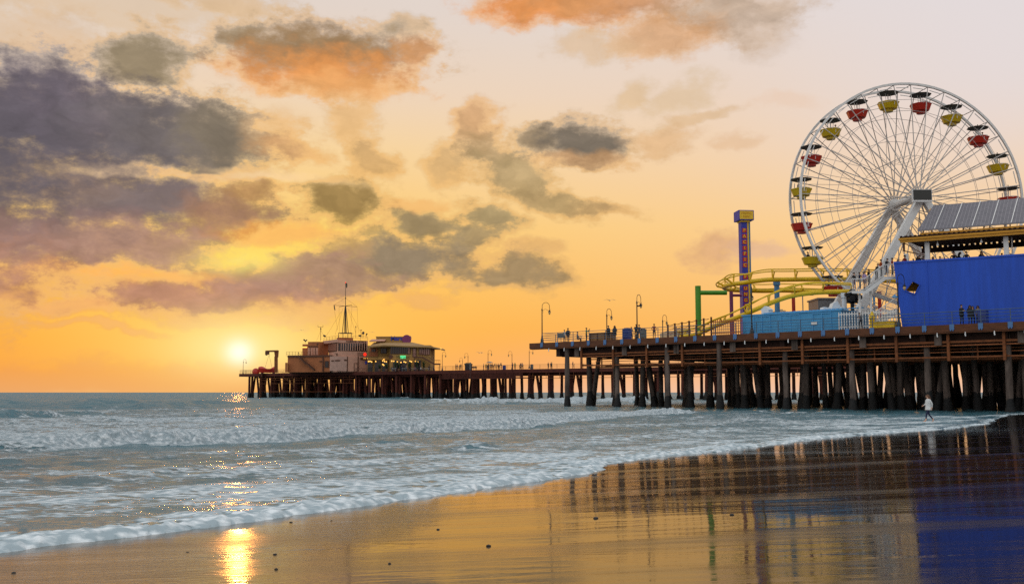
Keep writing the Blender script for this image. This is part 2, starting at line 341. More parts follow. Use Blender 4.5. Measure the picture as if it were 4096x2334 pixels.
vs_ = nd(nt, 'ShaderNodeVectorMath', operation='SCALE'); L(sky, vs_.inputs[0]); L(gain, vs_.inputs['Scale']); sky = vs_.outputs[0]
rim = mth('MULTIPLY', mth('MULTIPLY', cloudy, mth('SUBTRACT', 1.0, cloudy)), 4.0)
sky = mixc(mth('MULTIPLY', mth('MULTIPLY', rim, mrange(mth('ABSOLUTE', mth('SUBTRACT', az, -14.)), 6., 34., .55, .12)), mrange(el, 2., 24., 1., .45)), sky, srgb(255, 196, 116))
# the disc and its bloom of light, low over the sea
sky = mixc(mth('MULTIPLY', gauss(597, 866, 150, 72), .85), sky, srgb(255, 238, 160))
sky = mixc(gauss(597, 878, 32, 29), sky, (1.12, 1.08, .85))
sky = mixc(mth('MULTIPLY', gauss(600, 652, 100, 30), mrange(edge, -.3, .3, .8, .25)), sky, srgb(255, 236, 120))
sky = mixc(mrange(el, -.6, -3., 0., 1.), sky, srgb(70, 70, 72))
ns = nd(nt, 'ShaderNodeTexSky', sky_type='NISHITA'); ns.sun_disc = False; ns.sun_elevation = SUN_EL; ns.sun_rotation = SUN_AZ
b1 = nd(nt, 'ShaderNodeBackground'); L(sky, b1.inputs[0]); b1.inputs[1].default_value = 1.0
b2 = nd(nt, 'ShaderNodeBackground'); L(ns.outputs[0], b2.inputs[0]); b2.inputs[1].default_value = .0012
ad = nd(nt, 'ShaderNodeAddShader'); L(b1.outputs[0], ad.inputs[0]); L(b2.outputs[0], ad.inputs[1])
wo = nd(nt, 'ShaderNodeOutputWorld'); L(ad.outputs[0], wo.inputs[0])
w.cycles.sampling_method = 'MANUAL'; w.cycles.sample_map_resolution = 512
sl = bpy.data.lights.new('sun', 'SUN'); sl.energy = .05; sl.angle = R(.6); sl.color = (1, .36, .07)
so = bpy.data.objects.new('sun', sl); COL.objects.link(so); so.rotation_euler = (-sd).to_track_quat('-Z', 'Y').to_euler(); so.location = (-20, 60, 30)
scene.view_settings.view_transform = 'Standard'; scene.view_settings.look = 'None'; scene.view_settings.exposure = 0; scene.view_settings.gamma = 1
scene.cycles.max_bounces = 5; scene.cycles.diffuse_bounces = 2; scene.cycles.glossy_bounces = 3; scene.cycles.use_denoising = False
scene.cycles.caustics_reflective = False; scene.cycles.caustics_refractive = False; scene.cycles.sample_clamp_indirect = 4
try: scene.cycles.denoiser = 'OPENIMAGEDENOISE'
except Exception: pass

# ------------------------------------------------------------------ beach and sea
SH = [(0, 2210), (313, 2173), (642, 2138), (782, 2118), (970, 2102), (1158, 2075), (1330, 2040), (1565, 2008), (1823, 1970), (2000, 1951), (2139, 1930), (2353, 1894), (2459, 1856),
      (2681, 1820), (2886, 1806), (3025, 1787), (3312, 1750), (3640, 1725), (3804, 1715), (3960, 1693), (4001, 1670), (4050, 1656)]
shore = [(-400., -170.), (-80., -32.), (-26., -4.), (-11., 6.5)] + [tuple(atZ(u, v, 0).xy) for u, v in SH] + [(58., 99.), (110., 138.), (300., 260.), (900., 560.)]
def sdist(X, Y, line):
    """signed distance to a polyline, + to its left (seaward), and the position along it"""
    best = np.full(X.shape, 1e18); sg = np.zeros(X.shape); al = np.zeros(X.shape); acc = 0.
    for (x0, y0), (x1, y1) in zip(line[:-1], line[1:]):
        ex, ey = x1 - x0, y1 - y0; l = math.hypot(ex, ey)
        t = np.clip(((X - x0) * ex + (Y - y0) * ey) / l / l, 0, 1); dx = X - x0 - t * ex; dy = Y - y0 - t * ey; d2 = dx * dx + dy * dy
        k = d2 < best; best = np.where(k, d2, best); sg = np.where(k, np.sign(ex * dy - ey * dx), sg); al = np.where(k, acc + t * l, al); acc += l
    return np.sqrt(best) * sg, al
def waves(X, Y, n, l0, l1, ang, spread, seed):
    g = np.random.default_rng(seed); out = np.zeros(X.shape)
    for i in range(n):
        lam = l0 * (l1 / l0) ** g.random(); th = ang + g.normal() * spread; k = 2 * math.pi / lam
        out += lam * np.sin(k * (X * math.cos(th) + Y * math.sin(th)) + g.random() * 6.28 + .8 * np.sin((X * -math.sin(th) + Y * math.cos(th)) * k * .23 + g.random() * 6))
    return out / (n / 2) ** .5 / (l0 * l1) ** .5 / 1.15
def grid_mesh(name, X, Y, Z, attrs, mat_, smooth=True):
    r, c = X.shape; me = bpy.data.meshes.new(name); nv = r * c; nf = (r - 1) * (c - 1)
    me.vertices.add(nv); me.vertices.foreach_set('co', np.stack([X, Y, Z], -1).astype(np.float32).ravel())
    i = np.arange(nv).reshape(r, c); q = np.stack([i[:-1, :-1], i[:-1, 1:], i[1:, 1:], i[1:, :-1]], -1).reshape(-1)
    me.loops.add(nf * 4); me.loops.foreach_set('vertex_index', q.astype(np.int32)); me.polygons.add(nf)
    me.polygons.foreach_set('loop_start', (np.arange(nf) * 4).astype(np.int32)); me.polygons.foreach_set('use_smooth', np.ones(nf, bool))
    for k, a in attrs.items():
        at = me.attributes.new(k, 'FLOAT', 'POINT'); at.data.foreach_set('value', a.astype(np.float32).ravel())
    me.materials.append(mat_); me.update(calc_edges=True); o = bpy.data.objects.new(name, me); COL.objects.link(o); return o
def polar(a0, a1, na, deps):
    a = np.radians(np.linspace(a0, a1, na)); d = 2.0 / np.tan(np.radians(deps))
    A, D = np.meshgrid(a, d); return D * np.sin(A), D * np.cos(A)
SHANG = math.atan2(1, -1)        # seaward
def water_mat():
    m, nt, b = newmat('sea_water'); L = nt.links.new
    tc = nd(nt, 'ShaderNodeTexCoord'); at = nd(nt, 'ShaderNodeAttribute', attribute_name='foam'); sh = nd(nt, 'ShaderNodeAttribute', attribute_name='calm')
    def noise(scale, det, rgh, st=(1, 1, 1)):
        mp = nd(nt, 'ShaderNodeMapping'); mp.inputs['Rotation'].default_value = (0, 0, R(-42)); mp.inputs['Scale'].default_value = st; L(tc.outputs['Object'], mp.inputs[0])
        n = nd(nt, 'ShaderNodeTexNoise', i_Scale=scale, i_Detail=det, i_Roughness=rgh); L(mp.outputs[0], n.inputs['Vector']); return n.outputs[0]
    def M_(op, a, b_):
        n = nd(nt, 'ShaderNodeMath', operation=op)
        for i, x in enumerate((a, b_)):
            if isinstance(x, (int, float)): n.inputs[i].default_value = x
            else: L(x, n.inputs[i])
        return n.outputs[0]
    fz = nd(nt, 'ShaderNodeAttribute', attribute_name='far')
    n1 = noise(1.1, 9, .68, (.45, 1.3, 1)); n2 = noise(6., 6, .7, (.6, 1.2, 1)); n3 = noise(.22, 5, .6, (.5, 1.4, 1)); n4 = noise(30., 4, .6)
    v = nd(nt, 'ShaderNodeTexVoronoi', feature='DISTANCE_TO_EDGE', i_Scale=2.2); 
    mpv = nd(nt, 'ShaderNodeMapping'); mpv.inputs['Rotation'].default_value = (0, 0, R(-42)); mpv.inputs['Scale'].default_value = (.55, 1.2, 1)
    dv = nd(nt, 'ShaderNodeVectorMath', operation='ADD'); nn = nd(nt, 'ShaderNodeTexNoise', i_Scale=1.5, i_Detail=4.0); L(tc.outputs['Object'], nn.inputs['Vector']); L(tc.outputs['Object'], dv.inputs[0]); L(nn.outputs['Color'], dv.inputs[1])
    L(dv.outputs[0], mpv.inputs[0]); L(mpv.outputs[0], v.inputs['Vector'])
    lace = M_('SUBTRACT', .5, M_('MULTIPLY', v.outputs[0], 3.2))
    vb = nd(nt, 'ShaderNodeTexVoronoi', feature='SMOOTH_F1', i_Scale=6.5); L(tc.outputs['Object'], vb.inputs['Vector']); puff = M_('SUBTRACT', .6, vb.outputs[0])
    thr = M_('ADD', M_('ADD', M_('MULTIPLY', n1, .8), M_('MULTIPLY', n2, .36)), M_('ADD', M_('MULTIPLY', n3, .75), M_('MULTIPLY', lace, .36)))
    f0 = M_('ADD', M_('SUBTRACT', thr, 1.43), M_('MULTIPLY', at.outputs['Fac'], 1.0))
    mr = nd(nt, 'ShaderNodeMapRange', interpolation_type='SMOOTHSTEP'); mr.inputs[1].default_value = -.07; mr.inputs[2].default_value = .15; L(f0, mr.inputs[0]); foam = mr.outputs[0]
    mc = nd(nt, 'ShaderNodeMix', data_type='RGBA'); L(foam, mc.inputs[0]); mc.inputs[6].default_value = (.06, .15, .18, 1); fr_ = nd(nt, 'ShaderNodeValToRGB'); fr_.color_ramp.elements[0].position = .36; fr_.color_ramp.elements[1].position = .6; fr_.color_ramp.elements[0].color = (.40, .47, .50, 1); fr_.color_ramp.elements[1].color = (.88, .91, .92, 1); L(M_('ADD', M_('MULTIPLY', n2, .7), M_('MULTIPLY', puff, .5)), fr_.inputs[0]); L(fr_.outputs[0], mc.inputs[7])  # grey-blue low end of the foam ramp: shading between puffs put into the colour
    L(mc.outputs[2], b.inputs['Base Color'])
    L(M_('ADD', M_('ADD', .08, M_('MULTIPLY', M_('POWER', fz.outputs['Fac'], 3.), .14)), M_('MULTIPLY', foam, .55)), b.inputs['Roughness'])
    L(M_('MULTIPLY', M_('SUBTRACT', 1.0, foam), .5), b.inputs['Specular IOR Level']); b.inputs['IOR'].default_value = 1.33
    h = M_('ADD', M_('ADD', M_('MULTIPLY', n1, .20), M_('MULTIPLY', n2, .06)), M_('ADD', M_('MULTIPLY', n4, .018), M_('MULTIPLY', foam, M_('ADD', M_('MULTIPLY', n2, .20), M_('MULTIPLY', puff, .16)))))
    bp = nd(nt, 'ShaderNodeBump', i_Distance=1.0); L(h, bp.inputs['Height']); L(M_('SUBTRACT', .85, M_('MULTIPLY', sh.outputs['Fac'], .55)), bp.inputs['Strength'])
    g_ = nd(nt, 'ShaderNodeNewGeometry'); fa = nd(nt, 'ShaderNodeAttribute', attribute_name='far')
    mq_ = nd(nt, 'ShaderNodeMapping'); mq_.inputs['Rotation'].default_value = (0, 0, R(-42)); mq_.inputs['Scale'].default_value = (.5, 1.1, 1); L(tc.outputs['Object'], mq_.inputs[0])
    q_ = nd(nt, 'ShaderNodeTexNoise', i_Scale=.9, i_Detail=8.0, i_Roughness=.75); L(mq_.outputs[0], q_.inputs['Vector'])
    a1 = nd(nt, 'ShaderNodeVectorMath', operation='SUBTRACT'); L(q_.outputs['Color'], a1.inputs[0]); a1.inputs[1].default_value = (.48, .60, .5)
    a2 = nd(nt, 'ShaderNodeVectorMath', operation='MULTIPLY'); L(a1.outputs[0], a2.inputs[0]); a2.inputs[1].default_value = (2.2, 3.0, 0)
    a3 = nd(nt, 'ShaderNodeVectorMath', operation='SCALE'); L(a2.outputs[0], a3.inputs[0]); L(fa.outputs['Fac'], a3.inputs['Scale'])
    a4 = nd(nt, 'ShaderNodeVectorMath', operation='ADD'); L(a3.outputs[0], a4.inputs[0]); L(g_.outputs['Normal'], a4.inputs[1])
    a5 = nd(nt, 'ShaderNodeVectorMath', operation='NORMALIZE'); L(a4.outputs[0], a5.inputs[0]); L(a5.outputs[0], bp.inputs['Normal'])
    L(bp.outputs[0], b.inputs['Normal']); return m
def build_water():
    deps = np.concatenate([np.linspace(26, 5.2, 280)[:-1], np.linspace(5.2, 1.1, 330)[:-1], np.geomspace(1.1, .004, 190)])
    X, Y = polar(-48, 48, 1100, deps); D = np.hypot(X, Y)
    d, al = sdist(X, Y, shore)
    # the lip of the swash is ragged: lobes along the shore
    lob = .55 * np.sin(al * .9) + .35 * np.sin(al * 2.1 + 1) + .16 * np.sin(al * 5.3 + 2) + .07 * np.sin(al * 13. + np.sin(al * 3.))
    d = d + lob * np.clip(.25 + al * 0, 0, 1) - .1
    Z = np.zeros(X.shape); foam = np.zeros(X.shape)
    far = np.clip((D - 60) / 200, 0, 1); dd = np.clip(d, 0, None)
    chop = waves(X, Y, 34, .5, 2.6, SHANG, .75, 3); mid = waves(X, Y, 16, 2.5, 7., SHANG, .5, 4); swell = waves(X, Y, 10, 14., 34., SHANG + .12, .2, 5)
    grow = np.clip(dd / 9, 0, 1) ** 1.2
    Z += .016 * chop * np.clip(.15 + grow, 0, 1) + (.008 + .030 * grow) * mid * np.clip(dd / 3, 0, 1) + .09 * swell * np.clip((dd - 18) / 60, 0, 1)
    small = waves(X, Y, 24, .12, .5, 0, 2., 8)
    # bore lip of the swash
    lipf = np.clip((d - .0) / .22, 0, 1); lip = .065 * lipf * np.exp(-dd / 1.3) * (1 + .12 * chop)
    width = np.clip(2.4 - al * .002, .8, 3); near_left = np.clip(1.15 - (al - 440) / 62, .2, 1)
    mod = np.clip(.72 + .3 * np.sin(al * .41 + 1) * np.sin(al * .17) + .22 * np.sin(al * 1.3 + .5) + .18 * np.sin(al * 3.1), .25, 1.25)
    Z += lip * near_left * mod
    clump = 1 - .5 * np.abs(waves(X, Y, 30, .45, 1.8, SHANG, 1.2, 41)) - .4 * np.abs(waves(X, Y, 30, .2, .6, 0, 2., 42))
    foam += (.44 + .40 * clump) * np.exp(-(dd / (.55 * near_left + .22)) ** 2) * (.75 + .25 * near_left) * (.55 + .45 * mod) + .34 * np.exp(-((dd - 1.5 - .45 * np.sin(al * .6) - .2 * np.sin(al * 1.9)) / .38) ** 2) * (1.4 - mod) + (.14 + .26 * near_left) * np.exp(-dd / 3.5)
    Z += (.012 * small + .055 * (clump - .3) * near_left) * np.exp(-dd / 1.1) * lipf
    lump = 1.3 - np.abs(waves(X, Y, 30, .5, 2.2, 0, 2., 21)) - .6 * np.abs(waves(X, Y, 30, .25, .8, 0, 2., 22))
    # breakers: foot of the bore in the picture, height, length of tail, foam, fade at the two ends
    BR = [([(-250, 1822), (0, 1809), (220, 1802), (330, 1787), (550, 1779), (780, 1777), (940, 1770), (1130, 1768), (1283, 1748), (1565, 1735), (2000, 1710), (2279, 1695)], .40, 5.5, 1.0, 6., 5),
          ([(2180, 1704), (2330, 1684), (2525, 1666), (2840, 1648)], .38, 5., .95, 3., 6),
          ([(1400, 1780), (1560, 1778), (1750, 1772)], .13, 1.4, .06, 1.2, 1.2), ([(1740, 1798), (1900, 1795), (2090, 1790)], .14, 1.5, .2, 1.2, 1.2), ([(1440, 1805), (1530, 1803)], .12, 1.2, .0, .6, .6),
          ([(-300, 1672), (0, 1668), (260, 1664), (420, 1663), (560, 1660)], .6, 6., -.15, 3, 5), ([(-300, 1636), (60, 1633), (420, 1632), (620, 1634)], 1.05, 9., -.25, 4, 6), ([(640, 1634), (900, 1626), (1150, 1624), (1420, 1624)], .9, 9., -.2, 5, 7),
          ([(1930, 1616), (2060, 1614), (2260, 1614), (2420, 1610), (2700, 1606)], 1.25, 7., .6, 3, 10), ([(1690, 1603), (1800, 1606), (1890, 1604)], .85, 6., .95, 2, 3), ([(3080, 1653), (3220, 1652), (3400, 1649)], .2, 2.4, .8, 3., 3.), ([(1500, 1593), (1700, 1592), (1900, 1592)], .5, 6., .8, 3, 5),
          ([(2700, 1740), (2900, 1728), (3100, 1722)], .06, 1.2, .12, 2, 2), ([(3300, 1705), (3560, 1696), (3800, 1690)], .05, 1.6, .55, 3, 2)]
    for line, H, tail, fo, e0, e1 in BR:
        P = [tuple(atZ(u, v, 0).xy) for u, v in line]; q, a = sdist(X, Y, P); tot = sum(math.dist(p, r) for p, r in zip(P[:-1], P[1:]))
        # distance is only good beside the line, not past its ends
        (x0, y0), (x1, y1) = P[0], P[-1]
        out0 = np.where(a <= 0, np.hypot(X - x0, Y - y0), 0); out1 = np.where(a >= tot - 1e-6, np.hypot(X - x1, Y - y1), 0)
        env = np.clip(a / e0, 0, 1) * np.clip((tot - a) / e1, 0, 1); env = env * env * (3 - 2 * env)
        env = env * (.72 + .28 * np.sin(a * .55 + H * 9) * np.sin(a * .21 + 1)) * np.where((out0 + out1) > .5, 0, 1)
        rag = (.35 if fo > .3 else .08) * H * (np.sin(a * 1.7) + .6 * np.sin(a * 4.1 + 1) + .4 * np.sin(a * 9.3)); qq = q + rag
        fr = max(.35, H * 1.1); prof = np.where(qq < fr, np.clip(qq / fr, 0, 1) ** 1.3, np.exp(-np.clip(qq - fr, 0, None) / tail))
        Z += H * env * prof * (1 + (.42 * lump * np.exp(-np.clip(qq, 0, None) / 2) if fo > .3 else .08 * mid))
        face = np.where((qq > -.15) & (qq < fr * 3.), 1., 0.) * np.exp(-(np.clip(qq - fr * 1.2, 0, None) / (fr * 1.6 + .3)) ** 2)
        foam -= .42 * env * np.exp(-((qq + .5 + 1.3 * H) / (.5 + 1.6 * H)) ** 2) * (1 if fo > .3 else 0)
        if fo > .3: foam += fo * env * face * (.7 + .3 * lump) + fo * .60 * env * np.where(qq > 0, np.exp(-np.clip(qq, 0, None) / (tail * 4.)), 0)
        else:
            foam += fo * env * face
            if fo < 0: foam += fo * env * np.where(np.abs(qq) < tail, 1, 0)
    # streaky old foam over the whole surf zone, clear water outside it
    surf = np.clip((150 - d) / 60, 0, 1); foam += .37 * surf * np.clip(d / 3, 0, 1) + .05 * mid * surf + .05 * chop * surf + .06 * (1 - surf)
    # less foam in the lee under the pier
    e1 = NP.e; q = (X - NP.O.x) * NP.n.x + (Y - NP.O.y) * NP.n.y; aa = (X - NP.O.x) * NP.e.x + (Y - NP.O.y) * NP.e.y
    lee = np.clip((q + 20) / 12, 0, 1) * np.clip((aa - 14) / 16, 0, 1); foam -= .42 * lee * np.clip((dd - .8) / 1.5, 0, 1)
    Z = np.where(d < 0, np.minimum(-.03 + d * .6, -.03), Z + .02 * np.clip(d / .15, 0, 1))
    Z = np.maximum(Z, np.where(d < 0, -6, -.9)); Z = Z - D * D / 2 / 6.37e6 * .0
    calm = np.exp(-dd / 6.)
    o = grid_mesh('sea', X, Y, Z, {'foam': np.clip(foam, -.4, 1.6), 'calm': calm, 'far': np.clip((D - 6) / 60, .52, 1) * np.clip(d / 2, .2, 1) * (1 - .75 * lee)}, water_mat()); tag(o, kind='structure'); return o
def sand_mat():
    m, nt, b = newmat('wet_sand'); L = nt.links.new
    tc = nd(nt, 'ShaderNodeTexCoord'); at = nd(nt, 'ShaderNodeAttribute', attribute_name='dry')
    def noise(scale, det, rgh, st=(1, 1, 1), rot=-42):
        mp = nd(nt, 'ShaderNodeMapping'); mp.inputs['Rotation'].default_value = (0, 0, R(rot)); mp.inputs['Scale'].default_value = st; L(tc.outputs['Object'], mp.inputs[0])
        n = nd(nt, 'ShaderNodeTexNoise', i_Scale=scale, i_Detail=det, i_Roughness=rgh); L(mp.outputs[0], n.inputs['Vector']); return n.outputs[0]
    def M_(op, a, b_):
        n = nd(nt, 'ShaderNodeMath', operation=op)
        for i, x in enumerate((a, b_)):
            if isinstance(x, (int, float)): n.inputs[i].default_value = x
            else: L(x, n.inputs[i])
        return n.outputs[0]
    n1 = noise(.7, 6, .6, (.25, 1.8, 1), -12); n2 = noise(40, 5, .7); n3 = noise(1.6, 2, .5, (.3, 1.6, 1), -12); n5 = noise(7, 3, .6, (.45, 1.5, 1), -10)
    r = nd(nt, 'ShaderNodeValToRGB'); r.color_ramp.elements[0].position = .3; r.color_ramp.elements[1].position = .75
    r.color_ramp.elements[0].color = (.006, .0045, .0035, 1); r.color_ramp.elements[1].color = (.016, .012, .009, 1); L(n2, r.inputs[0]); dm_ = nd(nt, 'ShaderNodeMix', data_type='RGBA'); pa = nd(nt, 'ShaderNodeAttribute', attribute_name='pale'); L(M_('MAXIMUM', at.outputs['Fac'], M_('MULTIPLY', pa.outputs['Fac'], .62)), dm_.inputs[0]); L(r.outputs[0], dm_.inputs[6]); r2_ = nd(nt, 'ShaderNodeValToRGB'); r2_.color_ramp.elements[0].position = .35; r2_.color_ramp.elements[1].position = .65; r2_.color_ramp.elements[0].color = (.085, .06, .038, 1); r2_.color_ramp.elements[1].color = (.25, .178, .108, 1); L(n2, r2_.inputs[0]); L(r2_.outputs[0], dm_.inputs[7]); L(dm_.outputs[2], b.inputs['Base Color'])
    mr = nd(nt, 'ShaderNodeMapRange'); L(n1, mr.inputs[0]); mr.inputs[1].default_value = .42; mr.inputs[2].default_value = .66; mr.inputs[3].default_value = .035; mr.inputs[4].default_value = .17
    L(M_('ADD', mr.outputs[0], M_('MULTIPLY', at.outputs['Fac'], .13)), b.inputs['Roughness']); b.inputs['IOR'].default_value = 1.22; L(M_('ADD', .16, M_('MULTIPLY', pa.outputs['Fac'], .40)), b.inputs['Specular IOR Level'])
    h = M_('ADD', M_('ADD', M_('MULTIPLY', n3, .0042), M_('MULTIPLY', n5, M_('ADD', .0010, M_('MULTIPLY', at.outputs['Fac'], .011)))), M_('MULTIPLY', n2, M_('ADD', .000012, M_('MULTIPLY', at.outputs['Fac'], .001))))
    bp = nd(nt, 'ShaderNodeBump', i_Distance=1.0, i_Strength=1.0); L(h, bp.inputs['Height']); L(bp.outputs[0], b.inputs['Normal']); return m
def build_sand():
    deps = np.concatenate([np.linspace(50, 1.2, 420)[:-1], np.geomspace(1.2, .05, 90)])
    X, Y = polar(-75, 75, 760, deps); d, al = sdist(X, Y, shore); D = np.hypot(X, Y)
    up = np.clip(-d, 0, None); z = np.where(d > 0, -.045 * d, .045 * np.minimum(up, 34) + .015 * np.clip(up - 34, 0, 40) + .02 * np.clip(up - 74, 0, 40))
    z = np.maximum(z, -9); und = waves(X, Y, 14, 1.2, 9, SHANG, .9, 31)
    z = z + .0012 * und * np.clip(up / 2, 0, 1)
    dry = np.clip((-X - .6 + .25 * und) / 2.6, 0, 1) * .9 * np.clip((up + .4) / 2., 0, 1)
    o = grid_mesh('beach', X, Y, z, {'dry': dry, 'pale': np.clip((.42 - X / np.maximum(Y, 1.)) / .6, 0, 1)}, sand_mat()); tag(o, kind='structure'); return o  # pale drops to the right: pier's dark reflection deepened in the sand colour
def beach_z(x, y):
    d, _ = sdist(np.array([x]), np.array([y]), shore); d = float(d[0]); up = max(0, -d)
    return -.045 * d if d > 0 else .045 * min(up, 34) + .015 * min(max(up - 34, 0), 40)
# ------------------------------------------------------------------ frames: near pier, far pier
DECK = 7.6
NP = Frame(atZ(2145, 1372, DECK), atZ(4096, 1285, DECK))
FP = Frame(atZ(965, 1494, DECK), atZ(2200, 1474, DECK))
sea = build_water(); beach = build_sand()
def pile_mb(mb_, mb2, p, top, lean, r, zb, seed, skirt=True):
    g = random.Random(seed); n = 9; q = V(p) + lean
    prof = []; k = 7
    for i in range(k + 1):
        f = i / k; prof.append((V(p).lerp(q, f) + V((g.uniform(-.02, .02), g.uniform(-.02, .02), 0)), r * (1.06 - .12 * f) * g.uniform(.96, 1.04)))
    mb_.tube([a for a, _ in prof], [b for _, b in prof], n)
    if skirt:
        t1 = zb + g.uniform(1.5, 2.3); H = top - p[2]; pts = []; rs = []
        for i in range(6):
            z = zb + (t1 - zb) * i / 5; f = (z - p[2]) / H; pts.append(V(p).lerp(q, f)); rs.append(r * (1.75 - .15 * i) * g.uniform(.9, 1.12) if i < 5 else r * 1.0)
        mb2.tube(pts, rs, n)
# ---- near pier
pier = empty('wooden_pier', NP(0, 0, DECK), 'near timber pier on thick dark piles, carrying the ferris wheel and blue hall', 'pier')
S1 = NP.L + 42
mb = MB(); mb.fbox(NP, -1.0, S1, .45, 66, 7.36, 7.6); mb.build('deck', M['timber'], pier)
mb = MB(); mb.fbox(NP, -1.15, S1, 0, .42, 6.98, 7.62); mb.fbox(NP, -1.05, S1, .05, .6, 6.86, 6.975)
mb.fbox(NP, -1.15, -.8, .43, 60, 7.0, 7.61); mb.build('fascia_beam', M['fascia'], pier)
mb = MB()
for t, z0, z1 in ((1.3, 5.9, 6.84), (6., 6.0, 7.34), (12, 6.0, 7.34), (19, 6.0, 7.34), (27, 6.0, 7.34), (36, 6.0, 7.34), (46, 6.0, 7.34), (58, 6, 7.34)): mb.fbox(NP, 3.0, S1, t, t + .35, z0, z1)
mb.build('girder', M['dark_timber'], pier)
BENT = [4.45 + 7.05 * k for k in range(14)]
mb = MB(); mc = MB()
for s in BENT:
    mb.fbox(NP, s - .25, s + .25, .75, 62, 6.1, 6.83); mc = MB(); mc.fbox(NP, s + 1.1, s + 1.75, .62, .74, 5.85, 6.83); mc.build('beam_end', M['pile'], pier)
mb.fbox(NP, 2.6, 3.2, .7, 40, 5.95, 6.83)
mb.build('cap_beam', M['dark_timber'], pier)
# hanging frame of rusty steel with its pipes
mb = MB(); s = 6.6
while s < S1:
    mb.fbox(NP, s - .12, s + .12, .55, .7, 4.45, 6.97); mb.fbox(NP, s + 2.0, s + 2.12, 1.8, 1.9, 4.6, 6.9); mb.fbox(NP, s - .08, s + .08, .7, 5.5, 4.8, 4.95); s += 4.72
mb.fbox(NP, 6.4, S1, .7, .85, 6.02, 6.22); mb.fbox(NP, 6.4, S1, .7, .85, 4.72, 4.86); mb.fbox(NP, 6.4, S1, 2.4, 2.55, 5.5, 5.62); mb.fbox(NP, 6.4, S1, 5.3, 5.45, 4.7, 4.9); mb.fbox(NP, 12, S1, 9.3, 9.6, 4.6, 4.95)
mb.fbox(NP, 6.4, S1, 3.6, 3.75, 4.6, 4.72); mb.fbox(NP, 9, S1, 14, 14.3, 4.5, 4.9); mb.build('hanging_frame', M['rust_steel'], pier)
mb = MB(); mb.tube([NP(6.5, .95, 5.82), NP(S1, .95, 5.82)], .07); mb.tube([NP(8, 1.5, 5.25), NP(S1, 1.5, 5.25)], .04); mb.build('pipe', M['stucco_tan'], pier)
dots = MB(); s = .9; nb = 0; brk = None
while s < NP.L + 6:
    if brk is None:
        m0 = MB(); m0.fbox(NP, s - .2, s + .2, -.06, -.002, 7.16, 7.64)
        for a in (-.1, .1): m0.fbox(NP, s + a - .05, s + a + .05, -.1, -.061, 7.05, 7.2)
        brk = m0.build('post_bracket', M['bracket'], pier); b0 = s
    else:
        c = brk.copy(); COL.objects.link(c); c.parent = pier; c.location = NP.e * (s - b0)
    dots = MB(); dots.tube([NP(s + 1.1, .1, 6.95), NP(s + 1.1, .02, 6.72), NP(s + 1.15, -.02, 6.55)], .055, 6); dots.build('drain_spout', M['white'], pier); s += 2.44
def railing(fr, s0, s1, t, z, step, parent, m, rails=(.32, .6, .88, 1.15), r=.03, end=None, name='railing'):
    mb = MB(); k = max(1, round((s1 - s0) / step))
    for i in range(k + 1):
        a = s0 + (s1 - s0) * i / k; mb.tube([fr(a, t, z), fr(a, t, z + rails[-1])], r * 1.3, 6)
    for h in rails: mb.tube([fr(s0, t, z + h), fr(s1, t, z + h)], r * (1.15 if h == rails[-1] else .85), 6)
    if end:
        k = max(1, round(end / step))
        for i in range(1, k + 1): mb.tube([fr(s0, t + end * i / k, z), fr(s0, t + end * i / k, z + rails[-1])], r * 1.3, 6)
        for h in rails: mb.tube([fr(s0, t, z + h), fr(s0, t + end, z + h)], r, 6)
    return mb.build(name, m, parent)
railing(NP, .9, .9 + 2.44 * 40, .12, DECK, 2.44, pier, M['rail'], end=24.)
# piles: (s, t, lean along s, lean along t)
spec = []
g = random.Random(4)
ROWT = [1.1, 5.2, 9.8, 14.6, 20, 26, 33, 41, 50, 60]
for bi, s in enumerate(BENT):
    for ri, t in enumerate(ROWT):
        if bi < 3 and ri > 4 + 2 * bi: continue
        spec.append((s + g.uniform(-.25, .25), t + g.uniform(-.5, .5), 0 if ri == 0 else g.uniform(-.25, .25), 0))
        if ri in (1, 3, 5, 7, 9):
            sg = 1 if (bi + ri // 2) % 2 else -1
            spec.append((s + sg * 1.6 + g.uniform(-.3, .3), t + 1.2 + g.uniform(-.6, .6), -sg * g.uniform(.9, 1.5), 0))
        if ri in (2, 4, 6) and bi >= 1: spec.append((s + g.uniform(2.6, 4.4), t + g.uniform(-1, 1), g.uniform(-.6, .6), 0))
        if bi >= 4 and ri in (1, 2, 3): spec.append((s + g.uniform(1.6, 2.6), t + g.uniform(1.4, 2.4), g.uniform(-.7, .7), 0))
        if bi >= 4 and ri in (3, 5): spec.append((s + g.uniform(4.6, 5.6), t + g.uniform(-1, 1), g.uniform(-.7, .7), 0))
        if bi >= 6 and ri in (6, 8): spec.append((s + g.uniform(2.0, 5.0), t + g.uniform(-1, 1), g.uniform(-.7, .7), 0))
for bi, s in enumerate(BENT):
    if bi >= 3:
        for k in range(24 if bi > 4 else 4): spec.append((s + g.uniform(0, 7), g.uniform(7, 60), g.uniform(-1.1, 1.1), 0))
spec.sort(key=lambda q: (q[1] > 18, q[1]))
rest, rest2 = MB(), MB(); cnt = 0
for i, (s, t, ls, lt) in enumerate(spec):
    base = NP(s, t, -1.2); gz = beach_z(base.x, base.y); wl = max(-.1, gz); zb = wl - .3
    top = 6.3 if t > 2 else 6.9
    r = g.uniform(.25, .33) if t > 2 else g.uniform(.27, .3)
    vis = proj(base)[0] < 4250
    if cnt < 98 and vis:
        a, b = MB(), MB(); pile_mb(a, b, base, top, NP.e * ls + V((0, 0, top + 1.2)), r, zb, i, gz < .5)
        o = a.build('pile', M['pile'], pier)
        if b.v: b.build('mussel_crust', M['mussel'], o)
        cnt += 1
    else: pile_mb(rest, rest2, base, top, NP.e * ls + V((0, 0, top + 1.2)), r, zb, i, gz < .5)
tag(rest.build('inner_pile', M['pile'], pier), kind='stuff')
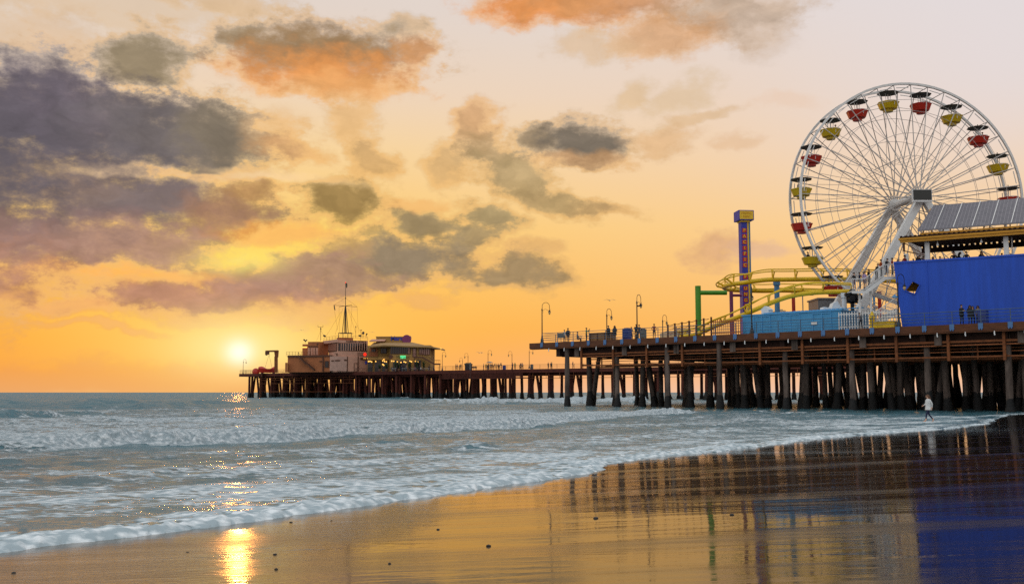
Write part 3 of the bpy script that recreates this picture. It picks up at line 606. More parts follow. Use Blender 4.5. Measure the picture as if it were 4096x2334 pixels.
tag(rest2.build('inner_mussel_crust', M['mussel'], pier), kind='stuff')
# ---- far pier
fpier = empty('wooden_pier', FP(0, 0, DECK), 'far arm of the timber pier in the sea, carrying harbour office and restaurant', 'pier')
sB = FP.s_of(1790, 0, DECK); sC = FP.s_of(2110, 0, DECK); S2 = FP.s_of(2900, 0, DECK) + 30
mb = MB(); mb.fbox(FP, -.5, sB, .3, 34, 7.2, 7.6); mb.fbox(FP, sB + .01, S2, .3, 12, 7.2, 7.6); mb.build('deck', M['far_timber'], fpier)
mb = MB(); mb.fbox(FP, -.6, S2, -.1, .28, 6.7, 7.62); mb.fbox(FP, -.95, -.62, -.1, 33, 6.7, 7.61); mb.build('fascia_beam', M['far_timber'], fpier)
mb = MB()
for t in (2, 7, 11.5): mb.fbox(FP, 6, S2, t, t + .3, 6.1, 7.18)
for t in (17, 24, 31): mb.fbox(FP, 6, sB, t, t + .3, 6.1, 7.18)
mb.build('girder', M['far_timber'], fpier)
# lower fishing landing
mb = MB(); a0, a1 = FP.s_of(1770, -3, 5.5), FP.s_of(2092, -3, 5.5)
mb.fbox(FP, a0, a1, -3.2, -.2, 5.25, 5.5)
for k in range(9): mb.fbox(FP, a0, a1, -3.2, -3.12, 5.62 + k * .2, 5.74 + k * .2)
k = a0
while k < a1: mb.fbox(FP, k, k + .12, -3.3, -3.205, 5.3, 7.5); k += 2.6
mb.build('lower_landing', M['far_timber'], fpier)
mb = MB(); a2 = FP.s_of(1360, 0, 6)
for z in (6.1, 5.5, 4.4): mb.tube([FP(8, -.3, z), FP(a2 + 6, -.3, z)], .06, 6)
for z in (5.9, 5.3): mb.tube([FP(a1, .3, z), FP(S2, .3, z)], .06, 6)
s = 8.
while s < S2:
    if s < a2 + 8 or s > a1 - 8: mb.tube([FP(s, -.25, 4.3 if s < a2 + 8 else 5.2), FP(s, -.25, 6.7)], .05, 6)
    s += 4.1
mb.tube([FP(12, -.6, 1.9), FP(a2 + 2, -.6, 1.9)], .09, 6); mb.tube([FP(20, -.45, 6.6), FP(26, -.45, 3.4)], .06, 6)
mb.build('hanging_frame', M['rust_steel'], fpier)
for q in (10., 31.):
    mb = MB()
    for sd_ in (-.3, .3): mb.tube([FP(q + sd_, -.4, .2), FP(q + sd_, -.4, 6.7)], .05, 6)
    for z in range(1, 13): mb.tube([FP(q - .3, -.4, z * .5), FP(q + .3, -.4, z * .5)], .035, 6)
    mb.build('ladder', M['rust_steel'], fpier)
railing(FP, -.6, S2, .0, DECK, 2.6, fpier, M['iron'], r=.028, end=20.)
spec = []; g = random.Random(9); s = 3.2; k = 0
while s < S2 - 6:
    wide = s < sB
    for t in ((.8, 1.9, 6, 11, 17, 24, 31) if wide else (.8, 1.8, 6, 11)):
        spec.append((s + g.uniform(-.2, .2), t, g.uniform(-.15, .15)))
    if k % 2 == 0 or wide:
        spec.append((s - 1.9, 3.2, 1.7)); spec.append((s + 1.9, 3.6, -1.7))
    if wide and s > 8:
        for t in (4, 9, 14, 20, 27): spec.append((s + g.uniform(-2.6, 2.6), t + g.uniform(-1, 1), g.uniform(-1.3, 1.3)))
    s += 5.3 if wide else 6.2; k += 1
spec.sort(key=lambda q: q[1]); rest, rest2 = MB(), MB()
for i, (s, t, ls) in enumerate(spec):
    base = FP(s, t, -2.0); top = 6.9
    if i < 98:
        a, b = MB(), MB(); pile_mb(a, b, base, top, FP.e * ls + V((0, 0, top + 2)), g.uniform(.34, .42), -.2, i + 500)
        o = a.build('pile', M['far_timber'], fpier); b.build('mussel_crust', M['mussel'], o)
    else: pile_mb(rest, rest2, base, top, FP.e * ls + V((0, 0, top + 2)), .38, -.2, i + 500)
tag(rest.build('inner_pile', M['far_timber'], fpier), kind='stuff'); tag(rest2.build('inner_mussel_crust', M['mussel'], fpier), kind='stuff')
# ------------------------------------------------------------------ street lamps
def lamp_proto(h=5.0, w=.9):
    root = bpy.data.objects.new('street_lamp', None); COL.objects.link(root)
    mb = MB(); mb.lathe([(.26, 0), (.26, .12), (.2, .16), (.18, .5), (.12, .58), (.1, .9)], n=10); mb.build('lamp_base', M['iron'], root)
    mb = MB(); mb.tube([(0, 0, .9), (0, 0, 2.4), (0, 0, h - w - .05)], [.075, .065, .06], 8); mb.lathe([(.09, 0), (.1, .06), (.06, .16), (.03, .3)], (0, 0, h - w - .1), 8); mb.build('lamp_pole', M['iron'], root)
    mb = MB(); c = V((w / 2 + .02, 0, h - w / 2 - .02)); r = w / 2
    pts = [V((.03, 0, h - w - .1))] + [c + V((-math.cos(a) * r, 0, math.sin(a) * r)) for a in np.linspace(0, math.pi, 14)] + [V((w + .02, 0, h - w - .05))]
    mb.tube(pts, .032, 6); arm = mb.build('lamp_arm', M['iron'], root)
    mb = MB(); mb.tube([(.02, 0, h - w - .2), (.12, 0, h - w - .12), (.3, 0, h - w + .05), (.5, 0, h - w + .06), (.72, 0, h - w - .1), (w + .1, 0, h - w - .05), (w + .22, 0, h - w + .08)], .016, 5)
    mb.tube([(.06 + .1 * math.cos(a), 0, h - w - .28 + .1 * math.sin(a)) for a in np.linspace(1.2, 6.5, 10)], .014, 5); mb.build('scroll', M['iron'], arm)
    hd = MB(); hd.lathe([(.03, 0), (.06, -.05), (.09, -.1), (.16, -.18), (.17, -.24), (.15, -.25)], (w + .02, 0, h - w - .02), 10); ho = hd.build('lamp_shade', M['iron'], root)
    gl = MB(); gl.lathe([(.135, 0), (.15, -.08), (.12, -.2), (.06, -.3), (.02, -.34)], (w + .02, 0, h - w - .275), 10); gl.build('lamp_globe', M['globe'], root)
    return root
LP = lamp_proto(); first = [True]
def lamp(p, ang, label, sc=1.0):
    o = LP if first[0] else copy_tree(LP); first[0] = False
    o.location = p; o.rotation_euler = (0, 0, ang); o.scale = (sc,) * 3; tag(o, label, 'street lamp', 'curved street lamps along the pier'); return o
# near deck lamps: height of the arch gives the distance
def lampY(v): return 10.9 * 4150 / (HOR - v)
def pos(u, Y, z=DECK): return V((atY(u, HOR, Y).x, Y, z))
def posdepth(u, dep, z=DECK):
    k = (u - CX) / F; y = (dep - (z - CAMZ) * SP) / CP; return V((k * dep, y, z))
lamp(NP(NP.s_of(2168.5, .75, DECK), .75, DECK), .15, 'tall curved street lamp at the seaward corner of the near deck')
lamp(posdepth(2428, lampY(1233)), .75, 'curved street lamp behind the standing couple in dark coats on the near deck')
lamp(NP(NP.s_of(2549, 1.2, DECK), 1.2, DECK), .95, 'curved street lamp with a camera box on its arm, beside the blue dumpster', 1.02)
lamp(posdepth(2652, lampY(1258)), .75, 'curved street lamp right of the person in the rust red jacket')
lamp(NP(NP.s_of(3008, 1.0, DECK), 1.0, DECK), 1.25, 'curved street lamp in front of the light blue shed')
lamp(NP(NP.s_of(3596, 1.0, DECK), 1.0, DECK), .5, 'curved street lamp in front of the corner of the royal blue wall')
mb = MB(); q = NP(NP.s_of(2549, 1.2, DECK), 1.2, DECK); mb.bar(q + V((.06, -.05, 3.75)), q + V((.5, -.25, 3.8)), .16, .14); one(mb, 'security_camera', M['black'], 'dark camera box clamped to a lamp post above the blue dumpster', 'camera')
mb = MB(); q = NP(NP.s_of(3596, 1.0, DECK), 1.0, DECK)
mb.lathe([(.3, 0), (.26, .1), (.1, .22), (.05, .3)], q + V((-.38, -.2, 2.75)), 10); mb.tube([q + V((-.38, -.2, 3.04)), q + V((0, 0, 3.2))], .03, 6); one(mb, 'shade_lamp', M['steelblue'], 'small teal shade lamp clamped to the post by the royal blue wall', 'lamp')
for i, (u, v, a, lb) in enumerate([(972, 1436, .0, 'small curved street lamp at the seaward tip of the far pier'), (1735, 1417, math.pi, 'curved street lamp beside the outside stair of the yellow restaurant'), (1769, 1407, .2, 'curved street lamp next right of the restaurant roof tip on the far pier'),
        (1850, 1430, math.pi, 'lowest curved street lamp just left of the dark kiosk on the far pier'), (1872, 1412, math.pi, 'curved street lamp rising behind the dark kiosk on the far pier'), (1952, 1400, .2, 'curved street lamp with a box halfway up, beside the parasol on the far pier'),
        (2048, 1404, math.pi, 'curved street lamp facing seaward over the blue bin on the far pier'), (2117, 1393, .2, 'curved street lamp at the front rail of the far pier nearest the near deck'), (1262, 1424, .2, 'curved street lamp in front of the pale harbour office stair')]):
    Y = lampY(v) ; lamp(posdepth(u, Y), a, lb)
# ------------------------------------------------------------------ ferris wheel
WC = atY(3625, 803, 115.); WR = 13.0; A7 = R(7)
wa = V((-math.sin(A7), math.cos(A7), 0)); wx = V((math.cos(A7), math.sin(A7), 0)); wz = V((0, 0, 1))
def WP(o, r, th): return WC + wa * o + (wx * math.cos(th) + wz * math.sin(th)) * r
TH0 = math.pi / 2 - R(10.)
wheel = empty('ferris_wheel', WP(0, 0, 0) - V((0, 0, WC.z - DECK)), 'large white steel ferris wheel with thin spokes behind the royal blue hall', 'ferris wheel')
for o in (-1.5, 1.5):
    mb = MB(); n = 80; prof = [(-.11, -.12), (.11, -.12), (.11, .12), (-.11, .12)]; vs = []
    for i in range(n):
        th = 2 * math.pi * i / n; vs += [WP(o + a, WR + b, th) for a, b in prof]
    mb.add(vs, [(i * 4 + j, i * 4 + (j + 1) % 4, ((i + 1) % n) * 4 + (j + 1) % 4, ((i + 1) % n) * 4 + j) for i in range(n) for j in range(4)])
    for i in range(40):      # strip lights carried just inside the rim
        th = TH0 + 2 * math.pi * (i + .12) / 40; mb.bar(WP(o * .96, WR - .42, th), WP(o * .96, WR - .42, th + .115), .07)
    mb.build('rim', M['steel_white'], wheel)
    mb = MB(); hub = o * 1.75
    for i in range(40):
        th = TH0 + 2 * math.pi * i / 40
        mb.tube([WP(hub, .5, th + (.35 if i % 2 else -.35)), WP(o, WR - .15, th)], .055, 5, caps=False)
    for fr, rr in ((.36, .022), (.56, .026), (.76, .026), (.86, .026)):
        for i in range(40):
            t0, t1 = TH0 + 2 * math.pi * i / 40, TH0 + 2 * math.pi * (i + 1) / 40; oo = hub + (o - hub) * fr
            mb.tube([WP(oo, WR * fr, t0), WP(oo, WR * fr, t1)], rr, 4, caps=False)
    mb.build('spokes', M['spoke'], wheel)
mb = MB()
for i in range(40):
    th = TH0 + 2 * math.pi * i / 40; mb.tube([WP(-1.5, WR - .12, th), WP(1.5, WR - .12, th)], .05, 5)
    if i % 2: mb.tube([WP(-1.62, WR * .76, th), WP(1.55, WR * .36, th)], .024, 4); mb.tube([WP(1.62, WR * .76, th), WP(-1.55, WR * .36, th)], .024, 4)
    else: mb.tube([WP(-1.8, WR * .56, th), WP(1.6, WR * .86, th)], .024, 4)
    mb.tube([WP(-1.9, WR * .36, th), WP(1.9, WR * .36, th)], .02, 4)
mb.build('brace_lattice', M['spoke'], wheel)
mb = MB(); k = 24
def disc(o, r0, o1, r1): mb.add([WP(o, r0, 2 * math.pi * i / k) for i in range(k)] + [WP(o1, r1, 2 * math.pi * i / k) for i in range(k)], [(i, (i + 1) % k, k + (i + 1) % k, k + i) for i in range(k)] + [tuple(range(k)), tuple(range(k, 2 * k))[::-1]])
disc(-3.6, .28, 3.6, .28); disc(-2.95, .72, -2.5, .72); disc(2.5, .72, 2.95, .72); disc(-2.49, .4, 2.49, .4); mb.build('hub', M['steel_white'], wheel)
for o in (-3.5, 3.5):
    for du in (-1, 1):
        top = WP(o, 0, 0) + V((0, 0, -.1)); bot = V((top.x + du * 8.9, top.y, DECK)); x = (bot - top).normalized()
        side = x.cross(wa).normalized(); vs = []
        for p, w_ in ((top, .36), (bot, .52)): vs += [p + side * a * w_ + wa * b * .3 for a, b in ((-1, -1), (1, -1), (1, 1), (-1, 1))]
        m2 = MB(); m2.add(vs, [(0, 1, 2, 3), (4, 7, 6, 5), (0, 4, 5, 1), (1, 5, 6, 2), (2, 6, 7, 3), (3, 7, 4, 0)]); m2.build('support_leg', M['white'], wheel)
p = atY(3687, 783, 110.3)
mb = MB(); mb.box(p, (2.1, .35, 1.36)); fr = mb.build('display_frame', M['white'], wheel); mb = MB(); mb.box(p + V((0, -.2, .08)), (1.94, .06, 1.08)); mb.build('display_screen', M['screen'], fr)
m2 = MB(); m2.bar(p + V((-.3, .2, -.5)), WP(-3.6, 0, 0), .3); m2.bar(p + V((.4, .2, -.5)), WP(-3.6, 0, 0) + V((.4, 0, -.3)), .3); m2.build('display_bracket', M['white'], wheel)
# gondolas hang from the wheel and swing: each a thing of its own
def gondola_proto(bm_):
    root = bpy.data.objects.new('gondola', None); COL.objects.link(root)
    mb = MB(); mb.lathe([(.1, .12), (1.18, .0), (1.22, -.06), (1.1, -.12)], n=8, smooth=False); mb.tube([(0, 0, .1), (0, 0, .38)], .05, 6); mb.build('canopy', M['canopy'], root)
    mb = MB(); mb.tube([(0, 0, 0), (0, 0, -1.6)], .06, 6)
    for a in (.4, 3.5): mb.tube([(.5 * math.cos(a), .5 * math.sin(a), -.1), (.35 * math.cos(a), .35 * math.sin(a), -1.5)], .03, 5)
    mb.build('centre_pole', M['steel_white'], root)
    mb = MB(); mb.lathe([(.5, -2.22), (.52, -1.98), (.92, -1.9), (1.18, -1.22), (1.22, -1.22), (1.22, -1.14), (1.12, -1.14), (.86, -1.8), (.2, -1.82)], n=8, smooth=False); b = mb.build('basket', bm_, root)
    mb = MB()
    for a in (-1.9, -1.55, -1.4, -1.25): mb.tube([(1.14 * math.cos(a), 1.14 * math.sin(a), -1.12), (1.1 * math.cos(a), 1.1 * math.sin(a), -1.12 - .38 * (a == -1.55) - .12)], .028, 5)
    mb.tube([(1.15 * math.cos(a), 1.15 * math.sin(a), -1.1) for a in np.linspace(-2.2, -1.1, 7)], .03, 5); mb.build('gate_bar', M['white'], b)
    mb = MB(); mb.lathe([(.8, -1.5), (.95, -1.3), (.95, -1.26), (.3, -1.26)], n=8, smooth=False); mb.build('bench', M['black'], root)
    return root
GP = {'y': gondola_proto(M['gold']), 'r': gondola_proto(M['red'])}; used = {'y': False, 'r': False}
GL = {0: ('r', 'red gondola just right of the top of the wheel'), 1: ('y', 'yellow gondola second to the right of the wheel top'), 2: ('r', 'red gondola at the upper right of the wheel'), 3: ('y', 'yellow gondola at the right side of the wheel, above the solar roof'),
      4: ('r', 'red gondola at the far right, its dark canopy just showing over the solar roof'), 19: ('y', 'yellow gondola just left of the top of the wheel'), 18: ('r', 'red gondola second to the left of the wheel top'), 17: ('y', 'yellow gondola at the upper left of the wheel'), 16: ('r', 'red gondola on the left of the wheel between two yellow ones, upper of two'),
      15: ('y', 'yellow gondola with a rider, at the leftmost point of the wheel'), 14: ('r', 'red gondola on the lower left of the wheel below the yellow one with a rider'), 13: ('y', 'yellow gondola overlapping the upper coaster track'), 12: ('r', 'lowest red gondola beneath the coaster track, beside the white column'),
      7: ('y', 'yellow gondola low on the right, glimpsed under the solar roof')}
for k, (c, lb) in GL.items():
    th = TH0 - 2 * math.pi * k / 20; p = WP(0, WR - .55, th)
    o = GP[c] if not used[c] else copy_tree(GP[c]); used[c] = True
    o.location = p; o.rotation_euler = (0, 0, .2 + .1 * math.sin(k * 5)); tag(o, lb, 'gondola', 'gondolas of the ferris wheel'); o.name = 'gondola'
# ------------------------------------------------------------------ drop tower with its lettering
TD = 128.
a = atY(2967, 1000, TD); b = atY(2991, 1000, TD); cx = (a.x + b.x) / 2; wd = b.x - a.x; ztop = atY(2985, 885, TD).z; zhead = atY(2985, 842, TD).z; tw = 1.15
TF = Frame((a.x, TD), (b.x, TD + wd * .10))
tower = empty('drop_tower', TF(wd / 2, .5, DECK), 'slender blue drop tower with yellow head and red lettered panels behind the shed', 'drop tower')
mb = MB(); mb.fbox(TF, 0, TF.L, 0, 1.15, DECK, ztop); mb.build('shaft', M['towerblue'], tower)
mb = MB(); mb.fbox(TF, TF.L, TF.L + .22, .05, .4, DECK, ztop); mb.build('guide_rail', M['letteryel'], tower)
mb = MB(); mb.fbox(TF, TF.L + .221, TF.L + .5, .3, 1.1, DECK, ztop); mb.build('side_face', M['steelblue'], tower)
mb = MB(); mb.fbox(TF, -.42, TF.L + .75, -.45, 1.6, ztop + .12, zhead); hd_ = mb.build('head', M['towerblue'], tower)
mb = MB(); mb.fbox(TF, -.33, TF.L + .66, -.49, -.451, ztop + .22, zhead - .1); mb.fbox(TF, TF.L + .751, TF.L + .79, -.36, 1.5, ztop + .22, zhead - .1); mb.fbox(TF, -.1, TF.L + .3, -.2, 1.2, ztop - .08, ztop + .118); hp = mb.build('head_panel', M['letteryel'], hd_)
hm = (ztop + .22 + zhead - .1) / 2
mb = text_mb('PACIFIC', .36, TF(TF.L / 2 + .16, -.5, hm + .22), TF.e, (0, 0, 1), .012); m2 = text_mb('PARK', .36, TF(TF.L / 2 + .16, -.5, hm - .22), TF.e, (0, 0, 1), .012); mb.add(m2.v, m2.f); mb.build('lettering', M['ochre'], hd_, fix=False)
txt = MB()
for ch, v in zip('PACIFICPLUNGE', [360, 420, 480, 540, 597, 657, 715, 835, 893, 952, 1012, 1072, 1130]):
    z = atY(2980, 780 + v * .3914, TD).z; q = MB(); q.fbox(TF, .10, TF.L - .10, -.03, -.001, z - .27, z + .27); q.build('letter_panel', M['panelred'], tower)
    t_ = text_mb(ch, .56, TF(TF.L / 2, -.045, z), TF.e, (0, 0, 1), .012, bold=.012); txt.add(t_.v, t_.f)
txt.build('lettering', M['letteryel'], tower, fix=False)
# ------------------------------------------------------------------ roller coaster
def r4(pts, Y): return [atY(2700 + x * .3914, 780 + y * .3914, yy) for (x, y), yy in zip(pts, Y if isinstance(Y, list) else [Y] * len(pts))]
def smooth(pts, n=6):
    out = []; P = [pts[0]] + pts + [pts[-1]]
    for i in range(1, len(P) - 2):
        for k in range(n):
            t = k / n; p0, p1, p2, p3 = P[i - 1:i + 3]
            out.append(.5 * ((2 * p1) + (p2 - p0) * t + (2 * p0 - 5 * p1 + 4 * p2 - p3) * t * t + (3 * p1 - p0 - 3 * p2 + p3) * t ** 3))
    out.append(pts[-1]); return out
coaster = empty('roller_coaster', posdepth(2850, 118), 'yellow steel roller coaster track curving on coloured columns beside the ferris wheel', 'roller coaster')
def track(spine, off, name, r=.27, gap=1.2):
    mb = MB(); S = smooth(spine); mb.tube(S, r, 10); sp = mb.build(name, M['yellow'], coaster); m2 = MB(); O = smooth(off)
    a_, b_ = [], []
    for p, q in zip(S, O):
        i = S.index(p); d = (S[min(i + 1, len(S) - 1)] - S[max(i - 1, 0)]).normalized(); up = (q - p).normalized(); sd_ = d.cross(up).normalized(); a_.append(q + sd_ * gap / 2); b_.append(q - sd_ * gap / 2)
    m2.tube(a_, .075, 6); m2.tube(b_, .075, 6); acc = 1e9
    for i in range(len(S)):
        if i: acc += (S[i] - S[i - 1]).length
        if acc > 2.6: acc = 0; m2.bar(S[i], a_[i], .1, .22); m2.bar(S[i], b_[i], .1, .22); m2.bar(a_[i], b_[i], .08)
    m2.build('running_rail', M['yellow'], sp)
upx = [(2300, 880), (1900, 864), (1500, 858), (1120, 862), (950, 864), (800, 880), (690, 896), (580, 912), (510, 930), (500, 945), (540, 962), (640, 972), (900, 978), (1120, 974), (1400, 982), (1800, 992)]
upY = [121, 121, 121, 121, 121, 121.5, 122.5, 124.5, 127, 129, 131, 132.5, 133, 133, 133, 133]
S_ = r4(upx, upY); offz = [1.05] * 5 + [1.0, .95, .9, .75, .6, .5, .5, .5, .55, .55, .55]
track(S_, [p + V((-.5 if 6 < i < 11 else 0, -.35, h)) for i, (p, h) in enumerate(zip(S_, offz))], 'upper_track')
lo = r4([(1800, 985), (1580, 988), (1380, 1000), (1190, 1030), (1020, 1085), (830, 1165), (700, 1222), (540, 1285), (380, 1350), (220, 1420), (60, 1450)], [108, 108.5, 109, 109.5, 110, 111, 112, 113, 114.5, 116, 118])
track(lo, [p + V((0, -.2, h)) for p, h in zip(lo, [.75, .9, 1.05, 1.0, .95, .9, .8, .7, .7, .7, .7])], 'descending_track', .25)
def col(u0, u1, v0, Y, m, lb, arm=None):
    mb = MB(); c = atY((u0 + u1) / 2, v0, Y); r = (u1 - u0) / 2 / F * Y; mb.tube([V((c.x, c.y, DECK)), c], r, 14); mb.tube([V((c.x, c.y, DECK)), V((c.x, c.y, DECK + .12))], r * 1.6, 14)
    if arm:
        ux, va, vb = arm; q0 = atY((u0 + u1) / 2, (va + vb) / 2, Y); q1 = atY(ux, (va + vb) / 2, Y); mb.tube([q0, q1], (vb - va) / 2 / F * Y, 12)
    else: mb.tube([c - V((0, 0, .5)), c], r * 1.35, 14)
    o = mb.build('support_column', m, coaster); tag(o, lb)
col(2780, 2803, 1143, 124, M['green'], 'green support column with a side arm', (2907, 1161, 1179)); col(2917, 2932, 1166, 127, M['purple'], 'purple support column', (2966, 1175, 1186))
col(3096, 3117, 1124, 124, M['steelblue'], 'blue support column'); col(3166, 3180, 1172, 126, M['red'], 'red support column'); col(3366, 3386, 1171, 108, M['white'], 'white support column')
col(3510, 3524, 1165, 112, M['red'], 'orange red support column beneath the stairs'); col(3490, 3499, 1150, 118, M['skyblue'], 'light blue support column')
# ------------------------------------------------------------------ light blue shed
sL, sR = NP.s_of(2972, 2.6, DECK), NP.s_of(3367, 2.6, DECK); zT = NP.st(2972, 1264, 2.6)[1]; zT2 = NP.st(3367, 1241, 2.6)[1]; zT = (zT + zT2) / 2
shed = empty('shed', NP((sL + sR) / 2, 4, DECK), 'long light blue weatherboard shed with a white notice behind the pier railing', 'shed')
mb = MB(); mb.fbox(NP, sL, sR, 2.6, 8.6, DECK, zT); mb.build('wall', M['siding_blue'], shed)
mb = MB(); mb.fbox(NP, sL - .1, sR + .1, 2.5, 8.7, zT, zT + .12)
for i in range(26): mb.fbox(NP, sL + 2.5 + i * .42, sL + 2.75 + i * .42, 2.6, 2.9, zT + .12, zT + .22)
mb.build('roof', M['skyblue'], shed)
for u0, u1, v0 in ((3014, 3080, 1268), (3125, 3198, 1262), (3250, 3324, 1256)):
    a, z = NP.st(u0, v0, 2.6)[0], NP.st(u0, v0, 2.6)[1]; b = NP.st(u1, v0, 2.6)[0]; mb = MB()
    for x in (a, b, (a + b) / 2): mb.fbox(NP, x - .05, x + .05, 2.53, 2.597, DECK, z)
    mb.fbox(NP, a, b, 2.53, 2.596, z, z + .1); mb.build('door', M['skyblue'], shed)
a, z0 = NP.st(3246, 1299, 2.55); b, z1 = NP.st(3268, 1285, 2.55); mb = MB(); mb.fbox(NP, a, b, 2.5, 2.56, z0, z1); mb.build('notice', M['white'], shed)
mb = MB(); p = NP(NP.s_of(3060, 4.5, zT), 4.5, zT + .15); mb.prism([p + NP.e * x + V((0, 0, z)) for x, z in ((-.42, 0), (.42, 0), (.42, .5), (.58, .53), (0, .95), (-.58, .53), (-.42, .5))], NP.n * .9); one(mb, 'roof_vent', M['white'], 'small white gabled vent house standing on the light blue shed', 'vent')
mb = MB(); p = NP(NP.s_of(3340, 5.5, zT), 5.5, zT + .15); mb.prism([p + V((x, 0, z)) for x, z in ((-1.3, 0), (1.4, 0), (1.4, .3), (.6, .5), (.3, 1.1), (-.1, .9), (-.3, .4), (-1.1, .5))], V((0, 1.2, 0))); one(mb, 'ride_machinery', M['white'], 'white angular ride machinery on the shed roof under the red gondola', 'machinery')
mb = MB(); p = posdepth(3215, 116, DECK); mb.tube([p, p + V((0, 0, 5.0))], .06, 6); mb.bar(p + V((-.9, 0, 4.9)), p + V((.9, 0, 5.05)), .08)
for x in (-1, 1): mb.box(p + V((x * .95, 0, 4.9 + x * .08)), (.5, .25, .12))
one(mb, 'floodlight_mast', M['grey'], 'thin mast with two small floodlights above the light blue shed', 'floodlight')
mb = MB(); mb.prect(3273, 3345, 1345, 1200, 1, 1) if 0 else mb.prect(3273, 1196, 3352, 1262, 122, 4); mb.prect(3270, 1190, 3355, 1196, 121.8, 4.4); one(mb, 'ride_booth', M['grey'], 'plain grey booth behind the lowest red gondola', 'booth')
# fences on the deck
def pickets(u0, u1, t, h, step, m, label, name='picket_fence', skip=False, lean=0):
    s0, s1 = NP.s_of(u0, t, DECK), NP.s_of(u1, t, DECK); root = empty(name, NP((s0 + s1) / 2, t, DECK), label, 'fence'); mb = MB(); s = s0
    while s < s1: mb.fbox(NP, s, s + .09, t, t + .03, DECK + .05, DECK + h + (.06 * math.sin(s * 7) if lean else 0)); s += step
    mb.build('pickets', m, root); m2 = MB()
    for z in (.3, h - .25): m2.fbox(NP, s0, s1, t + .031, t + .09, DECK + z, DECK + z + .1)
    m2.build('fence_rail', m, root)
pickets(2846, 2968, 2.0, 1.75, .25, M['stucco_tan'], 'weathered pale picket fence at the coaster foot, left of the light blue shed', lean=1)
pickets(3355, 3585, 1.5, 1.75, .27, M['white'], 'white metal picket fence between the light blue shed and the royal blue wall')
# wooden fence posts with sagging rope-like rails
s0, s1 = NP.s_of(2672, 1.4, DECK), NP.s_of(2846, 1.4, DECK); root = empty('rustic_fence', NP((s0 + s1) / 2, 1.4, DECK), 'brown rustic post and rail fence rising beside the tail of the coaster track', 'fence'); n = 6
for i in range(n + 1):
    s = s0 + (s1 - s0) * i / n; h = 1.5 + .55 * i / n; mb = MB(); mb.tube([NP(s, 1.4, DECK), NP(s, 1.4, DECK + h)], .1, 8); mb.build('fence_post', M['fascia'], root)
mb = MB()
for f in (.95, .68, .4):
    pts = []
    for i in range(n):
        for k in range(4):
            q = (i + k / 4) / n; h = (1.5 + .55 * q) * f; pts.append(NP(s0 + (s1 - s0) * q, 1.3, DECK + h - .1 * math.sin(math.pi * k / 4)))
    mb.tube(pts, .035, 6)
mb.build('fence_rail', M['fascia'], root)
# ------------------------------------------------------------------ royal blue hall with terrace and solar roof
BW = Frame(posdepth(3592, 97), posdepth(4096, 91.5)); SR = BW.L + 9
hall = empty('terrace_hall', BW(BW.L / 2, 4, DECK), 'tall royal blue hall with a diamond opening, roofed terrace and solar panels on top', 'building')
zW = BW.st(3590, 1047)[1]; zW2 = BW.st(4096, 1018)[1]; zW = (zW + zW2) / 2
sl_, _ = BW.st(3574, 1049); sb_, _ = BW.st(3609, 1300)
def bw(u, v, t=0): return BW.hit(u, v, t)
dia = [bw(3652, 1123), bw(3681, 1138), bw(3660, 1176), bw(3621, 1162)]
mb = MB(); mb.prism([BW(sb_, 0, DECK), BW(SR, 0, DECK), BW(SR, 0, zW), BW(sl_, 0, zW)], BW.n * .25, holes=[dia]); mb.build('wall', M['royal'], hall)
mb = MB(); s_, _ = BW.st(3711, 1150); mb.fbox(BW, s_ - .04, s_ + .04, -.05, -.002, DECK, zW); mb.fbox(BW, sl_, SR, -.06, -.002, zW - .12, zW + .06); mb.build('wall_seam', M['royal'], hall)
mb = MB()
for i in range(4): mb.bar(dia[i] - BW.n * .04, dia[(i + 1) % 4] - BW.n * .04, .09)
mb.build('diamond_frame', M['royal'], hall)
mb = MB(); c = sum(dia, V()) / 4; mb.box(c + BW.n * 2.5 + V((0, 0, .25)), (3, .4, .75)); mb.build('inner_beam', M['ochre'], hall)
mb = MB(); mb.fbox(BW, sl_ + .4, SR, .26, 11, zW - 1.35, zW - 1.1); mb.build('terrace_floor', M['dark_timber'], hall)
zb0 = BW.st(3603, 979)[1]; zb1 = BW.st(4096, 930)[1]; zb = (zb0 + zb1) / 2; zc = zb + .42
mb = MB(); s0 = BW.st(3603, 970)[0]; mb.fbox(BW, s0, SR, -.3, 0, zb, zc - .18); mb.fbox(BW, s0 - .12, SR, -.4, .15, zc - .18, zc); mb.build('eave_beam', M['ochre'], hall)
mb = MB(); mb.fbox(BW, s0 + .2, SR, 9.5, 9.8, zb + .15, zb + .62); s = s0 + .3
while s < SR: mb.fbox(BW, s, s + .32, 9.5, 9.8, zb + .62, zb + .78); s += .5
mb.build('rear_beam', M['dark_timber'], hall)
mb = MB(); mb.add([BW(s0, -.35, zc + .02), BW(SR, -.35, zc + .02), BW(SR, 10, zb + .84), BW(s0, 10, zb + .84), BW(s0, -.35, zc + .14), BW(SR, -.35, zc + .14), BW(SR, 10, zb + .96), BW(s0, 10, zb + .96)], [(0, 3, 2, 1), (4, 5, 6, 7), (0, 1, 5, 4), (1, 2, 6, 5), (2, 3, 7, 6), (3, 0, 4, 7)])
s = s0
while s < SR: mb.fbox(BW, s, s + .2, -.42, -.2, zc + .14, zc + .2); s += .42
mb.build('terrace_roof', M['dark_timber'], hall)
for u in (3710, 4026, 3625):
    s = BW.s_of(u, .4 if u != 3625 else 9, zW); t = .4 if u != 3625 else 9.2; m2 = MB(); m2.fbox(BW, s - .2, s + .2, t, t + .35, zW - 1.1, zb - .01 if t < 1 else zb + .14); m2.build('post', M['white'], hall)
s = BW.s_of(4050, 1.2, zW); m2 = MB(); m2.tube([BW(s, 1.2, zW - 1), BW(s, 1.2, zb)], .06, 8); m2.build('pipe', M['white'], hall)
